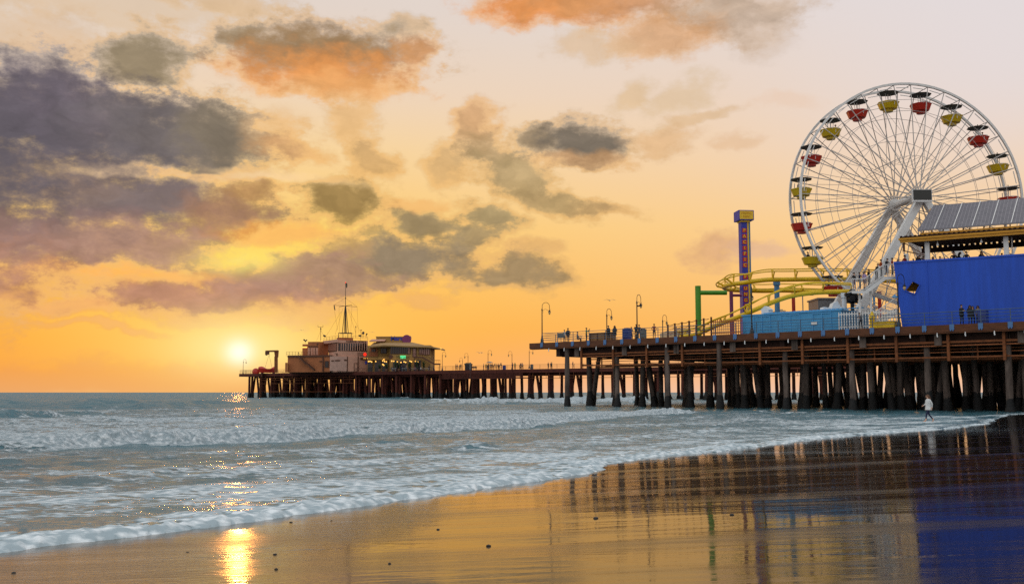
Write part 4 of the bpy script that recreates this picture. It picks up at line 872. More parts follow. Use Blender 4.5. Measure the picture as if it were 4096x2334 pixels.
for u, v in ((3750, 965), (3925, 946)):
    p = bw(u, v, .3); p.z = zb - .02; m2 = MB(); m2.lathe([(.13, -.42), (.12, -.32), (.04, -.12), (.02, 0)], p, 8); m2.build('pendant_lamp', M['white'], hall)
zs0 = BW.st(3670, 927, .6)[1]; ss0 = BW.st(3670, 927, .6)[0]; zs1 = BW.st(3732, 829, 6.)[1]; ss1 = BW.st(3732, 829, 6.)[0]
zs0 = (zs0 + BW.st(4096, 880, .6)[1]) / 2; zs1 = (zs1 + BW.st(4096, 784, 6.)[1]) / 2
def SPt(a, f, o=0): return BW(a, .6 + 5.4 * f, zs0 + (zs1 - zs0) * f) + V((0, 0, o))
mb = MB(); up = V((0, 0, .12)); L_ = SR - ss0
mb.add([SPt(ss0, 0), SPt(SR, 0), SPt(SR, 1), SPt(ss1, 1)] + [SPt(ss0, 0, -.12), SPt(SR, 0, -.12), SPt(SR, 1, -.12), SPt(ss1, 1, -.12)], [(0, 1, 2, 3), (4, 7, 6, 5), (0, 4, 5, 1), (1, 5, 6, 2), (2, 6, 7, 3), (3, 7, 4, 0)])
so_ = mb.build('solar_panel', M['solar'], hall); uvl = so_.data.uv_layers.new(name='uv'); ln_ = (SPt(ss0, 1) - SPt(ss0, 0)).length
for lp in so_.data.loops:
    co = so_.data.vertices[lp.vertex_index].co + wloc(hall); q = (co - BW(0, 0, 0)).dot(BW.e); f = ((co - BW(0, 0, 0)).dot(BW.n) - .6) / 5.4; uvl.data[lp.index].uv = (q, f * ln_)
mb = MB(); k = 0; a = ss0 + 1.5
while a < SR: mb.bar(SPt(a, 0, .02), SPt(a + (ss1 - ss0) * .25, 1, .02), .07); a += 1.62
mb.build('panel_seam', M['steel_white'], so_)
mb = MB(); zt = zs0 - .3; mb.fbox(BW, ss0 + .2, SR, .7, .9, zt - .16, zt + .02); a = ss0 + .4; k = 0
while a < SR:
    mb.fbox(BW, a, a + .14, .7, .88, zc + .14, zt - .16)
    if k % 3 == 1: mb.bar(BW(a + .1, .8, zc + .2), BW(a + 2.0, .8, zt - .2), .09)
    mb.bar(BW(a, .8, zt - .1), SPt(a, .95, -.2), .1); mb.bar(SPt(a, .95, -.2), BW(a, 5.6, zb + .8), .1); a += 1.75; k += 1
mb.fbox(BW, ss0 + 1, SR, 5.5, 5.7, zs1 - .5, zs1 - .3); mb.build('roof_truss', M['ochre'], hall)
# terrace corner brace
mb = MB(); q = BW(s0 + .3, .2, zb); mb.fbox(BW, s0 + .15, s0 + .32, .1, .25, zb - .75, zb); mb.bar(BW(s0 + .2, .2, zb - .72), BW(s0 + 2.0, .2, zb - 1.25), .09); mb.bar(BW(s0 + .3, .2, zb), BW(s0 + 2.0, .2, zb - 1.2), .07); mb.build('corner_brace', M['trim'], hall)
# ------------------------------------------------------------------ white stairs
st = empty('staircase', posdepth(3500, 98), 'white switchback staircase climbing to the terrace of the royal blue hall', 'staircase')
def r3(x, y, Y): return atY(3100 + x * .412, 750 + y * .412, Y)
YS = 97.6
def stringer(top, bot, Y, name, th=.12):
    mb = MB(); mb.prism([r3(x, y, Y) for x, y in top] + [r3(x, y, Y) for x, y in bot[::-1]], (0, th, 0)); return mb.build(name, M['white'], st)
def rails_(pts, h, Y, nb, name='handrail'):
    P = [r3(x, y, Y) for x, y in pts]; H = V((0, 0, h)); mb = MB(); mb.tube([p + H for p in P], .045, 6); mb.tube([p + V((0, 0, .12)) for p in P], .03, 6)
    tot = sum((b_ - a_).length for a_, b_ in zip(P[:-1], P[1:])); k = 0; m_ = nb
    for a_, b_ in zip(P[:-1], P[1:]):
        nn = max(1, round((b_ - a_).length / tot * m_))
        for i in range(nn + 1): q = a_.lerp(b_, i / nn); mb.tube([q, q + H], .022, 5)
    return mb.build(name, M['white'], st)
T1 = [(750, 1000), (872, 1000), (1060, 862), (1185, 858)]; B1 = [(750, 1026), (890, 1028), (1078, 892), (1185, 888)]
stringer(T1, B1, YS, 'stringer'); stringer(T1, B1, YS + 1.5, 'stringer'); rails_(T1, 1.12, YS, 26); rails_(T1, 1.12, YS + 1.5, 26)
mb = MB(); a, b = r3(872, 1000, YS), r3(1060, 862, YS)
for i in range(14): q = a.lerp(b, (i + .5) / 14); mb.box(q + V((0, .81, .02)), (.3, 1.35, .05))
q0, q1 = r3(750, 1000, YS), r3(872, 1000, YS); mb.box((q0 + q1) / 2 + V((0, .81, -.04)), ((q1 - q0).x, 1.35, .08)); q0, q1 = r3(1060, 862, YS), r3(1185, 858, YS); mb.box((q0 + q1) / 2 + V((0, .81, -.04)), ((q1 - q0).x, 1.35, .08))
a, b = r3(955, 1340, YS - .2), r3(1200, 1175, YS - .2)
for i in range(15): q = a.lerp(b, (i + .5) / 15); mb.box(q + V((0, .75, .02)), (.32, 1.3, .05))
a, b = r3(960, 1025, YS + 1.9), r3(1200, 1110, YS + 1.9)
for i in range(11): q = a.lerp(b, (i + .5) / 11); mb.box(q + V((0, .75, .02)), (.4, 1.3, .05))
mb.build('tread', M['white'], st)
stringer([(955, 1005), (1205, 1105)], [(955, 1040), (1205, 1145)], YS + 1.8, 'stringer'); rails_([(955, 1005), (1205, 1105)], 1.1, YS + 1.8, 22)
stringer([(950, 1338), (1205, 1165)], [(1010, 1340), (1205, 1215)], YS - .2, 'stringer'); rails_([(955, 1335), (1205, 1165)], 1.1, YS - .2, 20)
for x, y in ((820, 1025), (928, 1005)):
    p = r3(x, y, YS + .7); mb = MB(); mb.tube([V((p.x, p.y, DECK)), p], .12, 10); mb.build('support_post', M['white'], st)
# under the stairs: queue of ride machinery, bollard, block
mb = MB(); p = r3(745, 1075, 106); 
for dx, dz, r_ in ((0, 0, .32), (.75, .12, .3), (.1, .75, .26), (-.45, .4, .22)): mb.tube([p + V((dx, -.2, dz)), p + V((dx, .3, dz))], r_, 14); mb.tube([p + V((dx, -.3, dz)), p + V((dx, -.2, dz))], r_ * .5, 10)
mb.box(p + V((.2, .5, .1)), (1.1, .3, 1.1)); mb.bar(p + V((.2, .5, 0)), V((p.x + .2, p.y + .5, DECK)), .3); one(mb, 'drive_unit', M['black'], 'dark wheel drive unit with round tyres beside the white coaster column', 'drive unit', base=V((p.x, p.y, DECK)))
mb = MB(); a = r3(800, 1150, 101); b = r3(1000, 1220, 101); mb.bar(a, b, .5, .35); mb.bar(r3(830, 1190, 100.8), r3(960, 1230, 100.8), .4, .3); mb.bar(r3(820, 1165, 101), V((r3(820, 1165, 101).x, 101, DECK)), .2); mb.bar(r3(960, 1215, 101), V((r3(960, 1215, 101).x, 101, DECK)), .2); one(mb, 'ride_platform', M['white'], 'sloping white loading platform under the staircase', 'platform')
mb = MB(); q = NP(NP.s_of(3490, 1.0, DECK), 1.0, DECK); mb.lathe([(.26, 0), (.24, .1), (.22, .95), (.27, 1.0), (.27, 1.12), (.16, 1.35), (.1, 1.62)], q, 12); one(mb, 'bollard', M['yellow'], 'bright yellow bollard at the foot of the white stairs', 'bollard')
mb = MB(); q = NP(NP.s_of(3540, 1.0, DECK), 1.0, DECK); mb.box(q + V((0, 0, .3)), (2.0, .6, .5), NP.rot); mb.box(q + V((0, 0, .58)), (2.1, .7, .06), NP.rot); one(mb, 'barrier_block', M['yellow'], 'low yellow barrier block beside the yellow bollard', 'barrier')
# ------------------------------------------------------------------ harbour office on the far pier
def r7(x, y): return 1150 + x * .1648, 1280 + y * .1648
YO = 300.
def foot(x, dep): u, _ = r7(x, 0); return posdepth(u, dep)
def zr(y, dep): u, v = r7(1215, y); return posdepth(u, dep).z + 0 if 0 else atY(u, v, posdepth(u, dep).y).z
off = empty('harbour_office', foot(1400, 304), 'pale stucco harbour office with a glazed lookout storey, left of the yellow restaurant', 'building')
C = [foot(990, 308), foot(1215, 300), foot(1940, 305), foot(1700, 313)]
def ring(z0, z1, pts, m, name, parent=off, mi=None):
    mb = MB(); mb.prism([V((p.x, p.y, z0)) for p in pts], (0, 0, z1 - z0)); return mb.build(name, m, parent)
zTop, zW1, zW0 = zr(478, 300), zr(548, 300), zr(745, 300)
ring(DECK, zTop, C, M['stucco'], 'tower_wall')
fr_ = Frame(C[1], C[2]); fl_ = Frame(C[0], C[1])
def over(fr, x0, y0, x1, y1, m, name, parent=off, d=.12, t=0):
    (u0, v0), (u1, v1) = r7(x0, y0), r7(x1, y1); a, z1 = fr.st(u0, v0, t); b, z0 = fr.st(u1, v1, t); mb = MB(); mb.fbox(fr, a, b, t - d, t - .003, z0, z1); return mb.build(name, m, parent)
wf = over(fr_, 1232, 545, 1928, 755, M['trim'], 'window_band', d=.1)
for i in range(12): x = 1246 + i * 56.6; o = over(fr_, x, 562, x + 43, 735, M['glass'], 'window', wf, .16, -.0)
wf = over(fr_, 1250 - 5, 735, 1252, 738, M['trim'], 'sill', d=.1)
wl_ = over(fl_, 992, 550, 1205, 752, M['trim'], 'window_band', d=.1)
for i in range(7): x = 1004 + i * 28; over(fl_, x, 568, x + 21, 735, M['glass_warm'], 'window', wl_, .16)
for i in range(12): x = 1289 + i * 56.6; over(fr_, x, 560, x + 13, 738, M['stucco'], 'mullion', off, .2)
# roof slab sticking out to the left and the cabin for the mast
ring(zr(555, 305), zr(482, 305), [foot(842, 310), foot(1213, 299.4), foot(1215, 305), foot(900, 316)], M['stucco'], 'roof_wing')
ring(zTop + .002, zr(412, 303), [foot(1222, 304), foot(1575, 305.5), foot(1500, 310), foot(1180, 308)], M['stucco_tan'], 'roof_cabin')
mb = MB(); rl = [foot(868, 309.5), foot(1215, 300.3), foot(1936, 305.3)]
for a, b in zip(rl[:-1], rl[1:]):
    k = max(2, int((b - a).length / 2.0))
    for i in range(k + 1): q = a.lerp(b, i / k); mb.tube([V((q.x, q.y, zTop)), V((q.x, q.y, zTop + 1.25))], .035, 5)
    for h in (.65, 1.25): mb.tube([V((a.x, a.y, zTop + h)), V((b.x, b.y, zTop + h))], .035, 5)
mb.build('roof_railing', M['trim'], off)
# lower block and its details
Bk = [foot(0, 306), foot(1030, 303), foot(1100, 316), foot(60, 318)]; zB = zr(866, 304)
ring(DECK, zB, Bk, M['stucco_tan'], 'lower_wall'); fb_ = Frame(Bk[0], Bk[1])
ring(zB - .3, zB + .25, [foot(-10, 305.6), foot(1085, 302.6), foot(1085, 303.4), foot(-10, 306.4)], M['trim'], 'parapet')
mid = [foot(350, 309), foot(760, 308), foot(985, 311), foot(985, 316), foot(350, 318)]
ring(zB + .26, zr(525, 309), [foot(484, 308.3), foot(760, 307.9), foot(985, 311), foot(985, 317), foot(484, 317)], M['stucco_tan'], 'upper_wall')
ring(zB + .26, zr(580, 309), [foot(350, 309.3), foot(483, 309), foot(483, 316), foot(350, 317)], M['stucco_tan'], 'upper_wall')
fm_ = Frame(foot(484, 308.3), foot(760, 307.9)); fm2 = Frame(foot(350, 309.3), foot(483, 309))
over(fm2, 366, 640, 476, 668, M['bulb'], 'lit_window')
for x0, x1 in ((500, 608), (624, 740)):
    over(fm_, x0, 622, x1, 655, M['trim'], 'window'); over(fm_, x0, 668, x1, 840, M['stucco'], 'shutter_door', d=.08); over(fm_, (x0 + x1) / 2 - 8, 672, (x0 + x1) / 2 + 4, 838, M['trim'], 'door_gap', d=.14)
over(fm_, 712, 560, 748, 600, M['trim'], 'vent'); 
fs_ = Frame(C[1], C[2])
over(fs_, 1030, 876, 1432, 1230, M['siding_pale'], 'side_wall', d=.35); over(fs_, 1450, 880, 1700, 1240, M['stucco'], 'side_wall', d=.3)
for x in (1432, 1692): over(fs_, x, 880, x + 18, 1240, M['trim'], 'corner_board', d=.4)
over(fb_, 862, 862, 884, 1240, M['trim'], 'corner_board', d=.4)
over(fb_, 890, 890, 1026, 1240, M['stucco_tan'], 'porch_wall', d=.1)
d_ = over(fb_, 906, 985, 1016, 1150, M['trim'], 'door', d=.2); over(fb_, 930, 1000, 990, 1140, M['glass'], 'door_pane', d_, .26)
d_ = over(fs_, 1600, 1040, 1690, 1240, M['trim'], 'door', d=.38); over(fs_, 1614, 1058, 1678, 1240, M['stucco'], 'door_leaf', d_, .42)
for x0, x1, y0, y1 in ((1052, 1116, 966, 994), (1148, 1206, 960, 990), (1210, 1268, 960, 990), (1364, 1420, 948, 980)): over(fs_, x0, y0, x1, y1, M['trim'], 'window', d=.5)
over(fb_, 780, 984, 842, 1010, M['trim'], 'window', d=.2)
a_ = over(fs_, 1766, 906, 1936, 955, M['trim'], 'awning', d=.5)
for x in (1832, 1862, 1912): over(fs_, x, 918, x + 12, 932, M['bulb'], 'awning_lamp', a_, .6)
over(fs_, 1884, 990, 1924, 1062, M['signblue'], 'blue_sign', d=.2)
over(fs_, 1150, 800, 1205, 815, M['trim'], 'pipe', d=.3); over(fs_, 1185, 800, 1205, 865, M['trim'], 'pipe', d=.31)
u, v = r7(1666, 520); p = fr_.hit(u, v); mb = text_mb('HARBOR OFFICE', .85, p - fr_.n * .05, fr_.e, (0, 0, 1), .03, bold=.015); mb.build('lettering', M['trim'], off, fix=False)
u, v = r7(1878, 828); p = fr_.hit(u, v); R7 = .42
mb = MB(); mb.tube([p - fr_.n * .02, p - fr_.n * .1], .5, 18); rb = mb.build('round_badge', M['crossred'], off)
mb = MB()
for i in range(4):
    a = math.pi / 4 + i * math.pi / 2; q = p - fr_.n * .12 + fr_.e * (.4 * math.cos(a)) + V((0, 0, .4 * math.sin(a))); mb.tube([q, q - fr_.n * .05], .09, 8)
mb.build('badge_mark', M['letteryel'], rb)
mb = MB()
for tx, y in (('SANTA MONICA', 798), ('HARBOR PATROL', 828), ('MAINTENANCE', 858)):
    u, v = r7(1775, y); t_ = text_mb(tx if 0 else tx, .3, fr_.hit(u, v) - fr_.n * .05, fr_.e, (0, 0, 1), .02); mb.add(t_.v, t_.f)
mb.build('small_lettering', M['trim'], off, fix=False)
# outside stair of the office
mb = MB(); P = [(255, 870), (440, 1055), (465, 1055), (640, 1210)]
S0 = [fb_.hit(*r7(x, y), -1.2) for x, y in P]
for a, b in zip(S0[:-1], S0[1:]): mb.bar(a, b, .12, .35); mb.bar(a + fb_.n * .9, b + fb_.n * .9, .12, .35); mb.tube([a + V((0, 0, 1.1)), b + V((0, 0, 1.1))], .05, 5); mb.tube([a + V((0, 0, .6)), b + V((0, 0, .6))], .03, 5)
for a, b in zip(S0[:-1], S0[1:]):
    k = max(1, int((b - a).length / .4))
    for i in range(k): mb.box(a.lerp(b, (i + .5) / k) + fb_.n * .45, (.35, .8, .06)); 
    mb.tube([a, a + V((0, 0, 1.1))], .05, 5)
mb.build('outside_stair', M['trim'], off)
mb = MB(); a, b = fb_.hit(*r7(-30, 860), -.1), fb_.hit(*r7(860, 845), -.1); k = 12
for i in range(k + 1): q = a.lerp(b, i / k); mb.tube([V((q.x, q.y, zB)), V((q.x, q.y, zB + 1.3))], .04, 5)
for h in (.7, 1.3): mb.tube([V((a.x, a.y, zB + h)), V((b.x, b.y, zB + h))], .04, 5)
mb.build('balcony_railing', M['trim'], off)
# tapering step on the left
ring(DECK, zr(1030, 305), [foot(-60, 304.5), foot(-2, 304.5), foot(-2, 309), foot(-60, 309)], M['stucco_tan'], 'step_wall')
# mast
u0, v0 = 1382, 1336; dm = 305.
def mp_(x, y): return atY(900 + x * .3915, 1080 + y * .3915, dm)
mast = empty('signal_mast', mp_(1228, 690), 'tall dark signal mast with crosstrees and stays on the harbour office roof', 'mast')
mb = MB(); mb.tube([mp_(1231, 640), mp_(1231, 280)], [.12, .1], 6); mb.tube([mp_(1231, 280), mp_(1231, 130)], [.09, .05], 6)
for x in (1198, 1218, 1240, 1260): mb.tube([mp_(x, 640), mp_(1231 + (x - 1229) * .12, 370)], .1, 6)
mb.lathe([(.16, -.2), (.2, 0), (.05, .25)], mp_(1231, 285), 8); mb.build('mast_pole', M['black'], mast)
mb = MB(); mb.tube([mp_(1110, 357), mp_(1350, 374)], .06, 5); mb.tube([mp_(1165, 374), mp_(1297, 354)], .06, 5); mb.build('crosstree', M['trim'], mast)
mb = MB()
for x, y in ((1160, 640), (1290, 640), (1205, 640), (1255, 640)): mb.tube([mp_(x, 640), mp_(x, 690)], .09, 5)
mb.tube([mp_(1160, 641), mp_(1296, 641)], .1, 5); mb.tube([mp_(1160, 641) + V((0, 3, 0)), mp_(1296, 641) + V((0, 3, 0))], .08, 5); mb.build('mast_frame', M['black'], mast)
mb = MB()
for a, b in (((1110, 357), (1228, 285)), ((1350, 374), (1235, 285)), ((1110, 357), (1150, 610)), ((1350, 374), (1362, 640)), ((1190, 420), (1035, 670)), ((1265, 400), (1400, 660)), ((1205, 390), (1125, 660)), ((1255, 390), (1335, 640)), ((1165, 374), (1170, 650)), ((1297, 354), (1285, 640))): mb.tube([mp_(*a), mp_(*b)], .022, 4)
mb.build('stay', M['trim'], mast)
mb = MB(); q = mp_(1113, 380); mb.prism([q + V((x, 0, z)) for x, z in ((-.1, .6), (.2, .55), (.45, -.8), (.3, -.9), (.05, -.4))], (0, .08, 0)); one(mb, 'signal_flag', M['canopy'], 'small dark flag hanging from the left end of the mast crosstree', 'flag')
mb = MB(); q = mp_(1240, 155); mb.prism([q + V((x, 0, z)) for x, z in ((-.2, .9), (.25, .5), (.3, -.3), (.1, -.9), (-.15, -.4))], (0, .1, 0)); one(mb, 'furled_flag', M['canopy'], 'furled dark flag at the very top of the signal mast', 'flag')
mb = MB(); mb.lathe([(.1, 0), (.16, .12), (.1, .28)], mp_(1231, 131), 8); one(mb, 'mast_light', M['crossred'], 'small red light on the tip of the signal mast', 'light')
mb = MB(); b = mp_(978, 722)
def an(x, y): return mp_(x, y)
mb.tube([b, an(978, 580)], .07, 5); mb.tube([an(950, 580), an(1001, 580)], .05, 5); mb.tube([an(950, 580), an(950, 560)], .05, 5); mb.tube([an(1001, 580), an(1001, 560)], .05, 5); mb.lathe([(.05, 0), (.2, .3), (.05, .8)], an(978, 612), 6)
mb.tube([an(978, 610), an(935, 722)], .02, 4); mb.tube([an(978, 610), an(1010, 670)], .02, 4); one(mb, 'antenna', M['trim'], 'forked antenna with guy wires on the left roof of the harbour office', 'antenna', base=b)
mb = MB(); q = mp_(1410, 690); mb.tube([q, q + V((0, 0, 1.4))], .07, 5); mb.tube([q + V((0, 0, 1.3)), q + V((.15, -.4, 1.5))], .36, 10); mb.box(q + V((-.9, 0, .6)), (.8, .5, .5)); mb.tube([q + V((-.6, 0, 0)), q + V((-.6, 0, 2.2))], .05, 5); mb.tube([q + V((-.9, 0, 2.2)), q + V((-.3, 0, 2.3))], .08, 5); mb.tube([q + V((.9, 0, .8)), q + V((1.2, 0, 1.3))], .2, 8); mb.tube([q + V((.9, 0, 0)), q + V((.9, 0, .9))], .06, 5)
one(mb, 'roof_searchlight', M['black'], 'dark searchlights and horn on the right roof corner of the harbour office', 'searchlight')
mb = MB(); q = mp_(1018, 682); mb.tube([q, q + V((0, 0, .4))], .06, 5); mb.tube([q + V((-.4, 0, .5)), q + V((.3, 0, .2))], .25, 8); one(mb, 'roof_horn', M['black'], 'small dark horn on the left rail of the lookout roof', 'horn')
mb = MB(); q = mp_(820, 745); mb.tube([q, q + V((0, 0, .6))], .05, 5); mb.tube([q + V((-.5, 0, 1.1)), q + V((.1, 0, .6)), q + V((.5, 0, 1.0))], .22, 7); one(mb, 'roof_spotlight', M['black'], 'pair of dark spotlights on the leftmost flat roof of the office', 'spotlight')
mb = MB(); q = mp_(1335, 690); mb.tube([q, q + V((0, 0, 3.2))], .05, 5); mb.lathe([(.1, 0), (.16, .2), (.05, .5)], q + V((0, 0, 3.0)), 6); one(mb, 'roof_pole', M['black'], 'short dark pole with a small lamp right of the mast frame', 'pole')
# ------------------------------------------------------------------ davit crane, covered boat
def mq(x, y, Y=322.): return atY(900 + x * .3915, 1080 + y * .3915, Y)
mb = MB(); mb.bar(mq(522, 1045), mq(522, 880), .9, .9); mb.prism([mq(x, y) for x, y in ((510, 890), (538, 890), (544, 818), (500, 818))], (0, .9, 0)); ba = mq(522, 1050)
crane = empty('davit_crane', V((ba.x, ba.y, DECK)), 'rusty davit crane with a jib at the seaward end of the far pier', 'crane'); mb.build('mast_post', M['rust_steel'], crane)
mb = MB(); mb.bar(mq(540, 824), mq(415, 828), .55, .5); mb.build('jib', M['rust_steel'], crane); mb = MB(); mb.box(mq(432, 845), (1.2, .6, 1.0)); mb.box(mq(424, 858), (.5, .4, .7)); mb.build('hoist', M['trim'], crane)
mb = MB(); ctr = mq(440, 1030, 326.); n = 12; vs = []
for i in range(n + 1):
    f = i / n; w_ = max(.15, 1.0 * math.sin(math.pi * min(1, f * .9 + .1)) ** .6); x = -3.0 + 6. * f; h = .3 * (2 * f - 1) ** 2
    vs += [ctr + V((x, -w_, .7 + h)), ctr + V((x, -w_ * .5, -.5 + h * .4)), ctr + V((x, w_ * .5, -.5 + h * .4)), ctr + V((x, w_, .7 + h)), ctr + V((x, 0, 1.0 + h + .35 * math.sin(f * 9)))]
mb.add(vs, [(i * 5 + j, (i + 1) * 5 + j, (i + 1) * 5 + (j + 1) % 5, i * 5 + (j + 1) % 5) for i in range(n) for j in range(5)] + [tuple(range(5)), tuple(range(n * 5, n * 5 + 5))[::-1]])
boat = empty('covered_boat', V((ctr.x, ctr.y, DECK)), 'red covered rescue boat on a cradle below the crane jib', 'boat'); mb.build('hull', M['red'], boat)
mb = MB(); mb.tube([ctr + V((-1, 0, 1)), ctr + V((.2, 0, 5.2))], .03, 4); mb.tube([ctr + V((1.2, 0, 1)), ctr + V((.2, 0, 5.2))], .03, 4); mb.build('sling', M['trim'], boat)
mb = MB()
for x in (-1.8, 1.8): mb.box(ctr + V((x, 0, -.7)), (.4, 2.2, .5)); mb.box(ctr + V((x, 0, -1.3)), (.3, 1.6, 1.0))
mb.build('cradle', M['trim'], boat)
mb = MB(); ctr2 = mq(315, 1025, 326.); mb.lathe([(.75, -1.0), (.9, -.4), (.7, .4), (.25, .75)], ctr2, 9, sx=1.3); one(mb, 'covered_bundle', M['red'], 'rounded red tarpaulin bundle left of the covered boat', 'bundle')
# ------------------------------------------------------------------ restaurant
def rr(x, y, Y): return atY(900 + x * .3915, 1080 + y * .3915, Y)
Y1 = 296.
rest_ = empty('restaurant', V((rr(1850, 1000, Y1).x, Y1, DECK)), 'yellow two storey restaurant with a tan hipped roof on the far pier', 'building')
def pb(x0, y0, x1, y1, Y, T, m, name, parent=rest_): mb = MB(); mb.prect(900 + x0 * .3915, 1080 + y0 * .3915, 900 + x1 * .3915, 1080 + y1 * .3915, Y, T); return mb.build(name, m, parent)
pb(1682, 765, 2100, 1052, Y1, 16, M['resto'], 'wall'); pb(1456, 770, 1680, 1052, Y1 + 6, 10, M['resto'], 'wall')
def glassrow(x0, x1, y0, y1, n, Y, lit_=0):
    f = pb(x0 - 5, y0 - 5, x1 + 5, y1 + 5, Y - .12, .117, M['trim'], 'window_frame')
    for i in range(n): a = x0 + (x1 - x0) * i / n; pb(a + 2, y0, a + (x1 - x0) / n - 4, y1, Y - .2, .077, M['glass_warm'] if lit_ and i >= n - lit_ else M['glass'], 'window', f)
glassrow(1692, 1892, 785, 852, 9, Y1, 1); glassrow(1920, 1952, 800, 880, 1, Y1, 1); glassrow(1985, 2092, 805, 860, 5, Y1, 5); glassrow(1594, 1650, 790, 846, 4, Y1 + 6); glassrow(1498, 1536, 808, 830, 2, Y1 + 5.9)
pb(1472, 795, 1560, 880, Y1 + 5.8, .19, M['stucco_tan'], 'panel')
pb(1456, 885, 1680, 915, Y1 + 3.2, 2.7, M['resto'], 'lower_eave')
for x0, x1 in ((1458, 1508), (1530, 1590), (1604, 1664), (1716, 1770), (1784, 1858), (1872, 1900), (1930, 2000)): pb(x0, 918, x1, 1050, Y1 + (5.7 if x1 < 1680 else -.2), .19, M['glass'], 'shopfront')
mb = MB(); a0, a1 = rr(1470, 835, Y1 + 3), rr(1560, 835, Y1 + 3)
for i in range(7): q = a0.lerp(a1, i / 6); mb.tube([q + V((0, 0, -1.8)), q], .04, 5)
mb.tube([a0, a1], .05, 5); mb.build('balcony_railing', M['trim'], rest_)
# hipped roof: eaves in front, ridge box behind
def Z_(y, Y): return rr(1700, y, Y).z
eL, eR = rr(1452, 772, Y1 - 1.5), rr(2112, 765, Y1 - 1.5); tip = rr(2240, 806, Y1 - 1)
ez = Z_(762, Y1 - 1.5); rz = Z_(736, Y1 + 7)
mb = MB(); P = [V((eL.x, Y1 + 3, ez - .2)), V((rr(1640, 0, Y1).x, Y1 - 1.5, ez)), V((eR.x, Y1 - 1.5, ez - .5)), V((tip.x, Y1 + 3, tip.z)), V((eR.x + 2, Y1 + 17, ez - .3)), V((eL.x, Y1 + 17, ez))]
T_ = [V((rr(1500, 0, Y1).x, Y1 + 7, rz)), V((rr(1560, 0, Y1).x, Y1 + 6.5, rz)), V((rr(1890, 0, Y1).x, Y1 + 6.5, rz)), V((rr(1900, 0, Y1).x, Y1 + 8, rz)), V((rr(1890, 0, Y1).x, Y1 + 11, rz)), V((rr(1500, 0, Y1).x, Y1 + 11, rz))]
d_ = V((0, 0, -.35)); n = 6; vs = P + T_ + [p + d_ for p in P]
mb.add(vs, [(i, (i + 1) % n, n + (i + 1) % n, n + i) for i in range(n)] + [tuple(range(n, 2 * n))] + [(2 * n + i, 2 * n + (i + 1) % n, (i + 1) % n, i) for i in range(n)] + [tuple(range(2 * n, 3 * n))[::-1]])
rf = mb.build('roof', M['rooftan'], rest_)
pb(1545, 682, 1884, 742, Y1 + 6.4, 4.5, M['resto'], 'monitor', rf); pb(1540, 676, 1890, 684, Y1 + 6.2, 5, M['rooftan'], 'monitor_roof', rf)
mb = MB(); q = rr(1572, 722, Y1 + 2); mb.prism([rr(x, y, yy) for x, y, yy in ((1475, 731, Y1 + 5.2), (1500, 713, Y1 + 6.8), (1650, 711, Y1 + 6.8), (1625, 727, Y1 + 4.2))], (0, -.1, .25)); mb.build('skylight', M['stucco'], rf)
p = rr(1797, 697, Y1 + 6.3); mb = text_mb('Mariasol', 1.75, p, (1, 0, 0), (0, 0, 1), .05, bold=.05); mb.build('roof_lettering', M['towerblue'], rest_, fix=False)
mb = MB(); p = rr(1856, 706, Y1 + 6.0); mb.tube([p, p + V((0, .25, 0))], 1.35, 18); sg_ = mb.build('round_sign', M['purple'], rest_)
pb(1790, 872, 1846, 900, Y1 - .4, .2, M['neon'], 'neon_sign'); p = rr(1818, 886, Y1 - .45); mb = text_mb('Mariasol', 1.1, p, (1, 0, 0), (0, 0, 1), .02); mb.build('neon_lettering', M['leafgreen'], rest_, fix=False)
mb = MB(); p = rr(1694, 884, Y1); mb.tube([p, p + V((0, -.15, 0))], .6, 12); mb.build('wall_plaque', M['trim'], rest_)
p = rr(2204, 806, Y1 + 2); mb = MB(); mb.lathe([(.1, -.3), (.34, 0), (.1, .3)], p, 10); mb.build('eave_lamp', M['bulb'], rf)
# stair on the right of the restaurant
mb = MB(); S0 = [rr(1930, 890, Y1 - 1.2), rr(2020, 890, Y1 - 1.2), rr(2140, 960, Y1 - 1.2), rr(2200, 960, Y1 - 1.2)]
for a, b in zip(S0[:-1], S0[1:]):
    for dy in (0, 1.2): mb.bar(a + V((0, -dy, 0)), b + V((0, -dy, 0)), .14, .4); mb.tube([a + V((0, -dy, 1.1)), b + V((0, -dy, 1.1))], .05, 5)
    k = max(1, int((b - a).length / .5))
    for i in range(k + 1):
        q = a.lerp(b, i / k); mb.box(q + V((0, -.6, 0)), (.5, 1.1, .08)); mb.tube([q + V((0, -1.2, 0)), q + V((0, -1.2, 1.1))], .035, 5)
for x in (1935, 2195): q = rr(x, 900 if x < 2000 else 965, Y1 - 1.8); mb.bar(V((q.x, q.y, DECK)), q, .2)
mb.build('outside_stair', M['trim'], rest_)
g = random.Random(21)
for x, y in [(1466, 932), (1482, 930), (1498, 936), (1540, 932), (1612, 925), (1624, 912), (1630, 932), (1648, 935), (1612, 962), (1622, 970), (1704, 928), (1725, 930), (1760, 935), (1830, 936), (1846, 940), (1798, 942), (1905, 935), (1890, 928), (1945, 930), (1970, 935)]:
    mb = MB(); q = rr(x, y, Y1 - .7 if x > 1680 else Y1 + 2.9); mb.lathe([(.05, -.16), (.2, -.05), (.2, .08), (.04, .22)], q, 7); mb.build('hanging_lantern', M['bulb'], rest_)
